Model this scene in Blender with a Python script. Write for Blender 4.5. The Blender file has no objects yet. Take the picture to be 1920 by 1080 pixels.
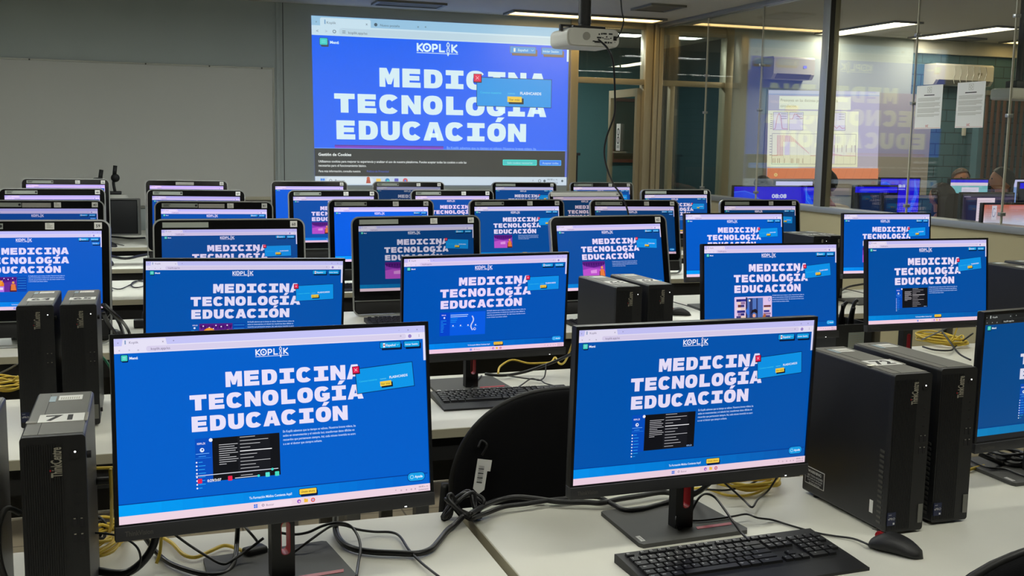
import bpy, bmesh, math, random
from mathutils import Vector, Matrix, Euler
random.seed(7)
PI = math.pi
R = math.radians
scene = bpy.context.scene
C = scene.collection
# ---------------------------------------------------------------- camera, world, exposure
F = 2020.0; PITCH = R(7.61); ROLL = R(.99); TH = R(18.8); CH = 1.54
cam_d = bpy.data.cameras.new('camera'); cam = bpy.data.objects.new('camera', cam_d); C.objects.link(cam)
cam_d.sensor_fit = 'HORIZONTAL'; cam_d.sensor_width = 36.0; cam_d.lens = 36.0 * F / 1920.0
cam_d.clip_start = .05; cam_d.clip_end = 100
fwd = Vector((math.sin(TH) * math.cos(PITCH), math.cos(TH) * math.cos(PITCH), -math.sin(PITCH)))
rt0 = Vector((math.cos(TH), -math.sin(TH), 0)); up0 = rt0.cross(fwd)
rt = rt0 * math.cos(ROLL) + up0 * math.sin(ROLL)
up = up0 * math.cos(ROLL) - rt0 * math.sin(ROLL)
cam.matrix_world = Matrix(((rt.x, up.x, -fwd.x, 0), (rt.y, up.y, -fwd.y, 0), (rt.z, up.z, -fwd.z, CH), (0, 0, 0, 1)))
scene.camera = cam
scene.view_settings.view_transform = 'Standard'; scene.view_settings.look = 'None'
scene.view_settings.exposure = 0.0; scene.view_settings.gamma = 1.0; scene.view_settings.use_curve_mapping = False
world = bpy.data.worlds.new('world'); scene.world = world; world.use_nodes = True
world.node_tree.nodes['Background'].inputs[0].default_value = (.5, .55, .6, 1)
world.node_tree.nodes['Background'].inputs[1].default_value = .02
YW = 10.0      # front wall
XG = 4.90      # glass partition
CZ = 2.755     # ceiling
DZ = .75       # desk top

def ray(px, py):
    a, b = px - 960, py - 540
    return (fwd * F + rt * a - up * b).normalized()
def onz(px, py, z=DZ):
    r = ray(px, py); return r * ((z - CH) / r.z) + Vector((0, 0, CH))
def ony(px, py, y):
    r = ray(px, py); return r * (y / r.y) + Vector((0, 0, CH))
def onx(px, py, x):
    r = ray(px, py); return r * (x / r.x) + Vector((0, 0, CH))

# ---------------------------------------------------------------- colours and materials
def s2l(c):
    return tuple(((v / 255) / 12.92 if v / 255 <= .04045 else (((v / 255) + .055) / 1.055) ** 2.4) for v in c)
MATS = {}
def mat(name, rgb, rough=.5, metal=0.0, noise=0.0, nscale=40, bump=0.0, bscale=200, spec=.5, emit=None, es=1.0):
    if name in MATS: return MATS[name]
    m = bpy.data.materials.new(name); m.use_nodes = True; nt = m.node_tree; b = nt.nodes['Principled BSDF']
    col = s2l(rgb) + (1,)
    b.inputs['Base Color'].default_value = col; b.inputs['Roughness'].default_value = rough
    b.inputs['Metallic'].default_value = metal; b.inputs['Specular IOR Level'].default_value = spec
    tc = None
    if noise or bump:
        tc = nt.nodes.new('ShaderNodeTexCoord')
    if noise:
        n = nt.nodes.new('ShaderNodeTexNoise'); n.inputs['Scale'].default_value = nscale; n.inputs['Detail'].default_value = 5
        nt.links.new(tc.outputs['Object'], n.inputs['Vector'])
        mr = nt.nodes.new('ShaderNodeMapRange'); mr.inputs['To Min'].default_value = 1 - noise; mr.inputs['To Max'].default_value = 1 + noise
        nt.links.new(n.outputs['Fac'], mr.inputs['Value'])
        mx = nt.nodes.new('ShaderNodeVectorMath'); mx.operation = 'SCALE'; mx.inputs[0].default_value = col[:3]
        nt.links.new(mr.outputs['Result'], mx.inputs['Scale']); nt.links.new(mx.outputs['Vector'], b.inputs['Base Color'])
    if bump:
        n2 = nt.nodes.new('ShaderNodeTexNoise'); n2.inputs['Scale'].default_value = bscale
        nt.links.new(tc.outputs['Object'], n2.inputs['Vector'])
        bp = nt.nodes.new('ShaderNodeBump'); bp.inputs['Strength'].default_value = bump; bp.inputs['Distance'].default_value = .004
        nt.links.new(n2.outputs['Fac'], bp.inputs['Height']); nt.links.new(bp.outputs['Normal'], b.inputs['Normal'])
    if emit is not None:
        b.inputs['Emission Color'].default_value = s2l(emit) + (1,); b.inputs['Emission Strength'].default_value = es
    MATS[name] = m
    return m

M_desk = mat('desk laminate', (216, 215, 204), .45, noise=.035, nscale=9)
M_deskedge = mat('desk edge band', (178, 172, 150), .5)
M_deskmetal = mat('dark desk steel', (38, 38, 38), .55, metal=.2)
M_greymetal = mat('grey steel leg', (120, 120, 118), .4, metal=.6)
M_black = mat('black textured plastic', (22, 22, 24), .5, bump=.12, bscale=900)
M_black2 = mat('matte black plastic', (14, 14, 16), .55)
M_chin = mat('charcoal monitor plastic', (46, 46, 49), .45)
M_gloss = mat('glossy black bezel', (8, 8, 10), .12)
M_bezel = mat('black monitor bezel', (9, 9, 13), .35)
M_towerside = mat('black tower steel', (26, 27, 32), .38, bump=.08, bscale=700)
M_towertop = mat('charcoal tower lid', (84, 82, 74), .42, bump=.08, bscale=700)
M_silver = mat('silver frame', (176, 178, 176), .28, metal=.7)
M_red = mat('red accent', (185, 22, 34), .4)
M_sticker = mat('white paper label', (225, 225, 222), .6)
M_stickerg = mat('grey green label', (150, 156, 148), .45)
M_ink = mat('black print', (22, 20, 24), .7)
M_inkw = mat('white print', (215, 215, 215), .6)
M_inkg = mat('grey print', (150, 146, 132), .4)
M_tape = mat('shiny clear tape', (190, 188, 182), .12, metal=.3)
M_led = mat('white power light', (255, 255, 255), .4, emit=(255, 255, 255), es=1.6)
M_key = mat('black key cap', (20, 20, 23), .42)
M_cable = mat('black cable rubber', (16, 16, 19), .38)
M_cableg = mat('grey cable rubber', (110, 110, 108), .45)
M_yellow = mat('yellow network cable', (214, 184, 62), .42)
M_green = mat('green cable', (30, 110, 80), .45)
M_fabric = mat('black chair fabric', (17, 17, 19), .95, bump=.25, bscale=500, spec=.15)
M_chairmetal = mat('black painted chair tube', (20, 20, 20), .5)
M_wall = mat('grey green painted wall', (172, 180, 178), .62, noise=.03, nscale=3, bump=.05, bscale=60)
M_wallcream = mat('cream painted low wall', (176, 166, 132), .7, noise=.03, nscale=4)
M_board = mat('whiteboard enamel', (192, 192, 186), .4, noise=.03, nscale=2)
M_frame = mat('champagne aluminium', (174, 164, 138), .38, metal=.35)
M_rail = mat('silver aluminium', (160, 164, 166), .35, metal=.4)
M_darkgasket = mat('dark gasket', (40, 37, 32), .6)
M_ceil = mat('ceiling plaster', (190, 187, 176), .9, noise=.03, nscale=3)
M_teal = mat('teal rough wall', (64, 104, 104), .8, bump=.8, bscale=22)
M_tealdark = mat('dark teal wall', (38, 58, 66), .85)
M_dark = mat('dark cabinet', (14, 15, 18), .6)
M_projector = mat('off white projector plastic', (205, 204, 196), .42)
M_grille = mat('grey vent metal', (120, 118, 110), .5)
M_ac = mat('air conditioner plastic', (206, 204, 196), .35)
M_skin = mat('skin', (176, 118, 86), .55)
M_hair = mat('black hair', (18, 15, 14), .6, bump=.6, bscale=140)
M_hairb = mat('brown hair', (58, 38, 26), .6, bump=.6, bscale=140)
M_shirt = mat('beige shirt', (226, 208, 160), .8)
M_shirtd = mat('black shirt', (20, 20, 24), .85)
M_trouser = mat('dark trousers', (30, 32, 40), .85)
M_eye = mat('eye', (20, 14, 12), .3)
M_tube = mat('fluorescent diffuser', (255, 248, 232), .5, emit=(250, 250, 238), es=16.5)
M_tube2 = mat('next room diffuser', (255, 244, 214), .5, emit=(255, 242, 214), es=20.0)
M_tubeadd = mat('added lamp diffuser', (255, 248, 232), .5, emit=(244, 250, 246), es=40.0)  # for unseen lamps added to brighten the front wall and corridor
M_tubew = mat('warm fluorescent diffuser', (255, 232, 170), .5, emit=(255, 216, 140), es=6.0)

def floor_mat():
    m = bpy.data.materials.new('floor tiles'); m.use_nodes = True; nt = m.node_tree; b = nt.nodes['Principled BSDF']
    tc = nt.nodes.new('ShaderNodeTexCoord'); br = nt.nodes.new('ShaderNodeTexBrick')
    br.offset = 0; br.inputs['Scale'].default_value = 1.0; br.inputs['Brick Width'].default_value = .33; br.inputs['Row Height'].default_value = .33
    br.inputs['Mortar Size'].default_value = .004
    br.inputs['Color1'].default_value = s2l((170, 158, 136)) + (1,); br.inputs['Color2'].default_value = s2l((160, 150, 130)) + (1,)
    br.inputs['Mortar'].default_value = s2l((100, 92, 80)) + (1,)
    nt.links.new(tc.outputs['Object'], br.inputs['Vector']); nt.links.new(br.outputs['Color'], b.inputs['Base Color'])
    b.inputs['Roughness'].default_value = .4
    return m
def block_mat():
    m = bpy.data.materials.new('blue cinder blocks'); m.use_nodes = True; nt = m.node_tree; b = nt.nodes['Principled BSDF']
    tc = nt.nodes.new('ShaderNodeTexCoord'); sp = nt.nodes.new('ShaderNodeSeparateXYZ'); cb = nt.nodes.new('ShaderNodeCombineXYZ')
    nt.links.new(tc.outputs['Object'], sp.inputs[0]); nt.links.new(sp.outputs['X'], cb.inputs['X']); nt.links.new(sp.outputs['Z'], cb.inputs['Y'])
    br = nt.nodes.new('ShaderNodeTexBrick'); br.inputs['Scale'].default_value = 1.0; br.inputs['Brick Width'].default_value = .25
    br.inputs['Row Height'].default_value = .125; br.inputs['Mortar Size'].default_value = .005
    br.inputs['Color1'].default_value = s2l((74, 108, 120)) + (1,); br.inputs['Color2'].default_value = s2l((68, 100, 112)) + (1,)
    br.inputs['Mortar'].default_value = s2l((34, 54, 62)) + (1,)
    nt.links.new(cb.outputs[0], br.inputs['Vector']); nt.links.new(br.outputs['Color'], b.inputs['Base Color'])
    b.inputs['Roughness'].default_value = .75
    return m
def glass_mat():
    m = bpy.data.materials.new('clear glass'); m.use_nodes = True; nt = m.node_tree; nt.nodes.clear()
    out = nt.nodes.new('ShaderNodeOutputMaterial'); mix = nt.nodes.new('ShaderNodeMixShader')
    tr = nt.nodes.new('ShaderNodeBsdfTransparent'); tr.inputs[0].default_value = (.93, .96, .95, 1)
    gl = nt.nodes.new('ShaderNodeBsdfGlossy'); gl.inputs['Roughness'].default_value = .012
    geo = nt.nodes.new('ShaderNodeNewGeometry'); dot = nt.nodes.new('ShaderNodeVectorMath'); dot.operation = 'DOT_PRODUCT'
    nt.links.new(geo.outputs['Normal'], dot.inputs[0]); nt.links.new(geo.outputs['Incoming'], dot.inputs[1])
    def mth(op, a, b=None):
        n = nt.nodes.new('ShaderNodeMath'); n.operation = op
        for i, v in enumerate((a, b)):
            if v is None: continue
            if isinstance(v, (int, float)): n.inputs[i].default_value = v
            else: nt.links.new(v, n.inputs[i])
        return n.outputs[0]
    c = mth('ABSOLUTE', dot.outputs['Value']); k = mth('POWER', mth('SUBTRACT', 1.0, c), 5.0)
    f = mth('ADD', mth('MULTIPLY', k, .9), .10)
    nt.links.new(f, mix.inputs[0]); nt.links.new(tr.outputs[0], mix.inputs[1]); nt.links.new(gl.outputs[0], mix.inputs[2])
    nt.links.new(mix.outputs[0], out.inputs[0])
    return m
def screen_mat(name='lit screen picture', diffuse=(4, 4, 6), strength=1.0, rough=.3):
    m = bpy.data.materials.new(name); m.use_nodes = True; nt = m.node_tree; b = nt.nodes['Principled BSDF']
    b.inputs['Base Color'].default_value = s2l(diffuse) + (1,); b.inputs['Roughness'].default_value = rough; b.inputs['Specular IOR Level'].default_value = .25
    a = nt.nodes.new('ShaderNodeAttribute'); a.attribute_name = 'Col'
    t = nt.nodes.new('ShaderNodeAttribute'); t.attribute_type = 'OBJECT'; t.attribute_name = 'tint'
    mu = nt.nodes.new('ShaderNodeVectorMath'); mu.operation = 'MULTIPLY'
    nt.links.new(a.outputs['Color'], mu.inputs[0]); nt.links.new(t.outputs['Color'], mu.inputs[1])
    nt.links.new(mu.outputs[0], b.inputs['Emission Color']); b.inputs['Emission Strength'].default_value = strength
    m.cycles.emission_sampling = 'NONE' if strength < 1.01 else 'AUTO'
    return m
M_floor = floor_mat(); M_block = block_mat(); M_glass = glass_mat(); M_screen = screen_mat()
M_proj = screen_mat('glowing projected picture', (122, 124, 122), .95, .85)  # projection light painted as emission, base darker than the wall

# ---------------------------------------------------------------- mesh helpers
class MB:
    """collects shapes, builds one mesh object"""
    def __init__(s): s.v = []; s.f = []; s.m = []; s.ms = []; s.smooth = []
    def mi(s, m):
        if m not in s.ms: s.ms.append(m)
        return s.ms.index(m)
    def add(s, vs, fs, m, M=None, smooth=False):
        o = len(s.v); k = s.mi(m)
        s.v += [tuple(M @ Vector(v)) if M else tuple(v) for v in vs]
        for f in fs: s.f.append(tuple(i + o for i in f)); s.m.append(k); s.smooth.append(smooth)
        return s
    def box(s, x0, x1, y0, y1, z0, z1, m, bev=0, seg=2, M=None):
        bm = bmesh.new(); bmesh.ops.create_cube(bm, size=1)
        for v in bm.verts:
            v.co = Vector(((x0 + x1) / 2 + v.co.x * (x1 - x0), (y0 + y1) / 2 + v.co.y * (y1 - y0), (z0 + z1) / 2 + v.co.z * (z1 - z0)))
        if bev: bmesh.ops.bevel(bm, geom=bm.edges[:], offset=bev, segments=seg, affect='EDGES', profile=.5)
        bm.verts.index_update()
        s.add([v.co.copy() for v in bm.verts], [[v.index for v in f.verts] for f in bm.faces], m, M, bool(bev)); bm.free(); return s
    def prism(s, pts, d0, d1, m, axis='y', M=None, smooth=False):
        """extrude a 2D outline; axis y: pts are (x, z); axis z: (x, y); axis x: (y, z)"""
        def P(a, b, d): return {'y': (a, d, b), 'z': (a, b, d), 'x': (d, a, b)}[axis]
        n = len(pts); vs = [P(a, b, d0) for a, b in pts] + [P(a, b, d1) for a, b in pts]
        fs = [list(range(n))[::-1], list(range(n, 2 * n))] + [[i, (i + 1) % n, n + (i + 1) % n, n + i] for i in range(n)]
        return s.add(vs, fs, m, M, smooth)
    def ring(s, outer, inner, d0, d1, m, axis='y', M=None):
        """frame between two outlines with the same number of points"""
        def P(a, b, d): return {'y': (a, d, b), 'z': (a, b, d), 'x': (d, a, b)}[axis]
        n = len(outer); vs = [P(*p, d) for d in (d0, d1) for L in (outer, inner) for p in L]; fs = []
        for i in range(n):
            j = (i + 1) % n
            fs += [[i, j, n + j, n + i], [2 * n + i, 3 * n + i, 3 * n + j, 2 * n + j], [i, 2 * n + i, 2 * n + j, j], [n + i, n + j, 3 * n + j, 3 * n + i]]
        return s.add(vs, fs, m, M)
    def cyl(s, p, q, r, m, n=16, r2=None, caps=True, M=None):
        p, q = Vector(p), Vector(q); d = (q - p).normalized(); a = d.orthogonal().normalized(); b = d.cross(a); r2 = r if r2 is None else r2
        vs = [p + (a * math.cos(t) + b * math.sin(t)) * r for t in [2 * PI * i / n for i in range(n)]] + \
             [q + (a * math.cos(t) + b * math.sin(t)) * r2 for t in [2 * PI * i / n for i in range(n)]]
        fs = [[i, (i + 1) % n, n + (i + 1) % n, n + i] for i in range(n)]
        s.add(vs, fs, m, M, True)
        if caps: s.add(vs, [list(range(n))[::-1], list(range(n, 2 * n))], m, M)
        return s
    def tube(s, pts, r, m, n=8, closed=False, M=None):
        P = [Vector(p) for p in pts]; k = len(P); vs = []; a = None
        for i, p in enumerate(P):
            if closed: d = (P[(i + 1) % k] - P[i - 1]).normalized()
            else: d = (P[min(i + 1, k - 1)] - P[max(i - 1, 0)]).normalized()
            a = d.orthogonal().normalized() if a is None else (a - d * a.dot(d)).normalized()
            b = d.cross(a)
            vs += [p + (a * math.cos(t) + b * math.sin(t)) * r for t in [2 * PI * j / n for j in range(n)]]
        fs = []
        for i in range(k if closed else k - 1):
            i2 = (i + 1) % k
            fs += [[i * n + j, i * n + (j + 1) % n, i2 * n + (j + 1) % n, i2 * n + j] for j in range(n)]
        if not closed: fs += [list(range(n))[::-1], [(k - 1) * n + j for j in range(n)]]
        return s.add(vs, fs, m, M, True)
    def ball(s, c, r, m, n=14, M=None):
        if isinstance(r, (int, float)): r = (r, r, r)
        vs = []; fs = []; h = n // 2 + 1
        for i in range(h + 1):
            t = PI * i / h
            for j in range(n):
                u = 2 * PI * j / n
                vs.append((c[0] + r[0] * math.sin(t) * math.cos(u), c[1] + r[1] * math.sin(t) * math.sin(u), c[2] + r[2] * math.cos(t)))
        for i in range(h):
            for j in range(n):
                j2 = (j + 1) % n; fs.append([i * n + j, (i + 1) * n + j, (i + 1) * n + j2, i * n + j2])
        return s.add(vs, fs, m, M, True)
    def text(s, body, size, m, M, sx=1.0, bold=0.0, align='CENTER'):
        vs, fs = text_geo(body, bold, align)
        return s.add([(x * size * sx, y * size, 0) for x, y in vs], fs, m, M)
    def build(s, name, parent=None, loc=None, rot=None):
        me = bpy.data.meshes.new(name); me.from_pydata(s.v, [], s.f); 
        for m in s.ms: me.materials.append(m)
        me.polygons.foreach_set('material_index', s.m); me.polygons.foreach_set('use_smooth', s.smooth)
        me.update()
        o = bpy.data.objects.new(name, me); C.objects.link(o)
        if parent: o.parent = parent
        if loc is not None: o.location = loc
        if rot is not None: o.rotation_euler = rot
        return o
_tx = {}
def text_geo(body, bold=0.0, align='CENTER'):
    k = (body, bold, align)
    if k not in _tx:
        cu = bpy.data.curves.new('t', 'FONT'); cu.body = body; cu.size = 1; cu.align_x = align; cu.resolution_u = 2; cu.offset = bold
        o = bpy.data.objects.new('t', cu); me = bpy.data.meshes.new_from_object(o)
        _tx[k] = ([(v.co.x, v.co.y) for v in me.vertices], [list(p.vertices) for p in me.polygons])
        bpy.data.objects.remove(o); bpy.data.curves.remove(cu); bpy.data.meshes.remove(me)
    return _tx[k]
def rrect(x0, x1, z0, z1, r, n=6):
    pts = []
    for cx, cz, a0 in ((x1 - r, z0 + r, -PI / 2), (x1 - r, z1 - r, 0), (x0 + r, z1 - r, PI / 2), (x0 + r, z0 + r, PI)):
        for i in range(n + 1):
            a = a0 + PI / 2 * i / n; pts.append((cx + r * math.cos(a), cz + r * math.sin(a)))
    return pts
def smooth_path(pts, k=6, closed=False):
    P = [Vector(p) for p in pts]; n = len(P); out = []
    rng = range(n) if closed else range(n - 1)
    for i in rng:
        if closed: p0, p1, p2, p3 = P[i - 1], P[i], P[(i + 1) % n], P[(i + 2) % n]
        else: p0, p1, p2, p3 = P[max(i - 1, 0)], P[i], P[i + 1], P[min(i + 2, n - 1)]
        for j in range(k):
            t = j / k
            out.append(.5 * ((2 * p1) + (p2 - p0) * t + (2 * p0 - 5 * p1 + 4 * p2 - p3) * t * t + (3 * p1 - p0 - 3 * p2 + p3) * t ** 3))
    if not closed: out.append(P[-1])
    return out
def empty(name, loc=(0, 0, 0), rz=0.0, label=None, cat=None, group=None):
    o = bpy.data.objects.new(name, None); C.objects.link(o); o.location = loc; o.rotation_euler = (0, 0, rz)
    o.empty_display_size = .05
    return tag(o, label, cat, group)
def tag(o, label=None, cat=None, group=None, kind=None):
    if label: o['label'] = label
    if cat: o['category'] = cat
    if group: o['group'] = group
    if kind: o['kind'] = kind
    return o
def struct(mb, name, parent=None, **k):
    o = mb.build(name, parent, **k)
    if parent is None: o['kind'] = 'structure'
    return o
def fr(x0, x1, z0, z1, w, y0, y1, m):
    return MB().ring([(x0, z0), (x1, z0), (x1, z1), (x0, z1)], [(x0 + w, z0 + w), (x1 - w, z0 + w), (x1 - w, z1 - w), (x0 + w, z1 - w)], y0, y1, m)

# ---------------------------------------------------------------- pictures shown on screens
class UI:
    """flat coloured shapes in page pixels, y down, each shape one hair above the last"""
    def __init__(s, w, h): s.w, s.h = w, h; s.v = []; s.f = []; s.c = []; s.L = 0
    def poly(s, pts, col, same=False):
        if not same: s.L += 1
        o = len(s.v); s.v += [(x, y, s.L) for x, y in pts]; s.f.append(list(range(o, o + len(pts)))); s.c += [s2l(col)] * len(pts)
    def faces(s, vs, fs, col):
        s.L += 1; o = len(s.v); s.v += [(x, y, s.L) for x, y in vs]; s.f += [[i + o for i in f] for f in fs]; s.c += [s2l(col)] * len(vs)
    def rect(s, x0, y0, x1, y1, col, same=False): s.poly([(x0, y0), (x1, y0), (x1, y1), (x0, y1)], col, same)
    def rrect(s, x0, y0, x1, y1, r, col): s.poly(rrect(x0, x1, y0, y1, r, 4), col)
    def circ(s, x, y, r, col, n=20, ry=None): s.poly([(x + r * math.cos(2 * PI * i / n), y + (ry or r) * math.sin(2 * PI * i / n)) for i in range(n)], col)
    def text(s, x, y, body, size, col, align='LEFT', bold=0.0, sx=1.0, rot=None):
        """y = baseline"""
        vs, fs = text_geo(body, bold, align); q = [(x + a * size * sx, y - b * size) for a, b in vs]
        if rot: q = [rot(*p) for p in q]
        s.faces(q, fs, col)
    def big(s, x, y, word, h, col, adv=1.175):
        """heavy slab headline; y = cap top, h = cap height"""
        k = h / 100.0
        for ch in word:
            for pts in GLY[ch]: s.poly([(x + (50 + (a - 50) * 1.07) * k, y + b * k) for a, b in pts], col, True)
            x += adv * h
        s.L += 1
    def line(s, pts, w, col):
        s.L += 1
        for (x0, y0), (x1, y1) in zip(pts, pts[1:]):
            d = math.hypot(x1 - x0, y1 - y0) or 1; nx, ny = -(y1 - y0) / d * w / 2, (x1 - x0) / d * w / 2
            ex, ey = (x1 - x0) / d * w * .35, (y1 - y0) / d * w * .35
            s.poly([(x0 + nx - ex, y0 + ny - ey), (x1 + nx + ex, y1 + ny + ey), (x1 - nx + ex, y1 - ny + ey), (x0 - nx - ex, y0 - ny - ey)], col, True)
    def mesh(s, name, fn, m):
        """fn(x, y, layer) -> 3D point"""
        me = bpy.data.meshes.new(name); me.from_pydata([fn(*p) for p in s.v], [], s.f); me.materials.append(m)
        a = me.color_attributes.new('Col', 'FLOAT_COLOR', 'POINT'); flat = []
        for c in s.c: flat += [c[0], c[1], c[2], 1.0]
        a.data.foreach_set('color', flat); me.update(); return me
def bowl(cx, cy, rx, ry, ix, iy, a0, a1, n=10, p=2.5):
    """ring sector as quads, superellipse"""
    def q(r1, r2, a):
        c, s_ = math.cos(a), math.sin(a)
        return (cx + r1 * math.copysign(abs(c) ** (2 / p), c), cy + r2 * math.copysign(abs(s_) ** (2 / p), s_))
    out = []
    for i in range(n):
        t0, t1 = R(a0 + (a1 - a0) * i / n), R(a0 + (a1 - a0) * (i + 1) / n)
        out.append([q(rx, ry, t0), q(rx, ry, t1), q(ix, iy, t1), q(ix, iy, t0)])
    return out
def rc(x0, y0, x1, y1): return [(x0, y0), (x1, y0), (x1, y1), (x0, y1)]
_I = [rc(4, 0, 96, 27), rc(4, 73, 96, 100), rc(31, 27, 69, 73)]
_O = bowl(50, 50, 50, 52, 14, 22, 0, 360, 24)
GLY = {'M': [[(0, 100), (0, 0), (36, 0), (50, 36), (64, 0), (100, 0), (100, 100), (70, 100), (72, 48), (59, 86), (41, 86), (28, 48), (30, 100)]],
       'E': [rc(4, 0, 40, 100), rc(40, 0, 94, 27), rc(40, 37, 90, 62), rc(40, 73, 96, 100)],
       'D': [rc(3, 0, 38, 100), rc(38, 0, 50, 26), rc(38, 74, 50, 100)] + bowl(50, 50, 48, 50, 12, 24, -90, 90, 12),
       'I': _I, 'Í': _I + [[(42, -8), (56, -34), (92, -34), (68, -8)]],
       'C': bowl(50, 50, 50, 52, 15, 23, 36, 324, 22), 'N': [rc(1, 0, 34, 100), rc(66, 0, 99, 100), [(34, 0), (66, 50), (66, 100), (34, 50)]],
       'A': [[(-3, 100), (29, 0), (71, 0), (103, 100), (67, 100), (50, 32), (33, 100)], rc(28, 60, 72, 83)],
       'T': [rc(0, 0, 100, 28), rc(31, 28, 69, 100)], 'O': _O, 'Ó': _O + [[(42, -8), (56, -34), (92, -34), (68, -8)]],
       'L': [rc(8, 0, 46, 100), rc(46, 72, 97, 100)],
       'G': bowl(50, 50, 50, 52, 15, 23, 28, 324, 22) + [rc(50, 44, 99, 66), rc(68, 58, 99, 84)],
       'U': [rc(2, 0, 38, 58), rc(62, 0, 98, 58)] + bowl(50, 56, 48, 46, 12, 18, 0, 180, 14)}
WHITE = (232, 226, 250)
def koplik(u, x, y, k, col, w=7.0):
    """word mark; x left, y cap top, k = cap height"""
    s = k / 38.0; L = lambda pts, ww=w: u.line([(x + a * s, y + b * s) for a, b in pts], ww * s, col)
    L([(4, 2), (4, 36)]); L([(27, 2), (6, 20), (28, 37)])
    n = 18; L([(50 + 17 * math.cos(2 * PI * i / n), 19 + 17 * math.sin(2 * PI * i / n)) for i in range(n + 1)])
    u.poly([(x + a * s, y + b * s) for a, b in ((46, 12), (46, 26), (57, 19))], col)
    L([(79, 37), (79, 4), (93, 4), (99, 8), (100, 14), (98, 20), (92, 23), (80, 23)]); L([(114, 2), (114, 35), (136, 35)])
    c2 = tuple(min(255, int(v * .86 + 20)) for v in col)
    for ph in (0, PI):
        u.line([(x + (155 + 7 * math.sin(t * 1.05 + ph)) * s, y + (-10 + t * 9) * s) for t in [i * .5 for i in range(14)]], 3.6 * s, c2)
    for t in range(5): u.line([(x + 150 * s, y + (-4 + t * 11) * s), (x + 160 * s, y + (-4 + t * 11) * s)], 2.4 * s, c2)
    u.poly([(x + a * s, y + b * s) for a, b in ((150, 47), (160, 47), (157, 56), (152, 56))], col)
    L([(175, 2), (175, 36)]); L([(198, 2), (178, 20), (200, 37)])
    u.line([(x, y + 45 * s), (x + 204 * s, y + 45 * s)], 3 * s, col)
def button(u, x0, y0, x1, y1, col, sh=(4, 22, 60), d=(10, 12), r=5):
    u.rrect(x0 + d[0], y0 + d[1], x1 + d[0], y1 + d[1] + 2, r, sh); u.rrect(x0 - 3, y0 - 3, x1 + 3, y1 + 3, r, sh); u.rrect(x0, y0, x1, y1, r, col)
PAR = ['En Koplik sabemos que tu tiempo es valioso. Nuestros breves videos, ba', 'sados en mnemotecnias y el método loci, transforman datos difíciles en',
       'recuerdos que permanecen siempre. Así, cada minuto invertido te acerc', 'a a ser el doctor que siempre soñaste.']
def popup(u, x0, y0, x1, y1, ang, s=1.0, txt=True):
    cx, cy = (x0 + x1) / 2, (y0 + y1) / 2; a = R(ang)
    def rot(x, y): dx, dy = x - cx, y - cy; return (cx + dx * math.cos(a) - dy * math.sin(a), cy + dx * math.sin(a) + dy * math.cos(a))
    Q = lambda p, q, r_, t, col: u.poly([rot(p, q), rot(r_, q), rot(r_, t), rot(p, t)], col)
    Q(x0 - 4, y0 - 4, x1 + 4, y1 + 4, (6, 30, 84)); Q(x0, y0, x1, y1, (10, 150, 232))
    W = x1 - x0; H = y1 - y0
    u.text(x0 + W * .04, y0 + H * .56, 'Conoce nuestras', H * .115, (60, 205, 235), rot=rot)
    u.text(x0 + W * .41, y0 + H * .56, 'nuevas', H * .1, (110, 215, 240), rot=rot)
    u.text(x0 + W * .575, y0 + H * .56, 'FLASHCARDS', H * .135, (225, 235, 250), bold=.03, rot=rot)
    Q(x0 + W * .425, y0 + H * .70, x0 + W * .625, y0 + H * .91, (8, 20, 44)); Q(x0 + W * .405, y0 + H * .64, x0 + W * .6, y0 + H * .84, (240, 204, 70))
    u.text(x0 + W * .5, y0 + H * .79, 'Ver más', H * .12, (60, 44, 10), 'CENTER', rot=rot)
    r_ = H * .13; X, Y = x0 + 3, y0 + 3
    Q(X - r_ - 3, Y - r_ - 3, X + r_ + 6, Y + r_ + 8, (70, 12, 40)); Q(X - r_, Y - r_, X + r_, Y + r_, (226, 30, 82))
    for t in (1, -1): u.line([rot(X - r_ * .4, Y - r_ * .4 * t), rot(X + r_ * .4, Y + r_ * .4 * t)], 3, (255, 200, 210))
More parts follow.
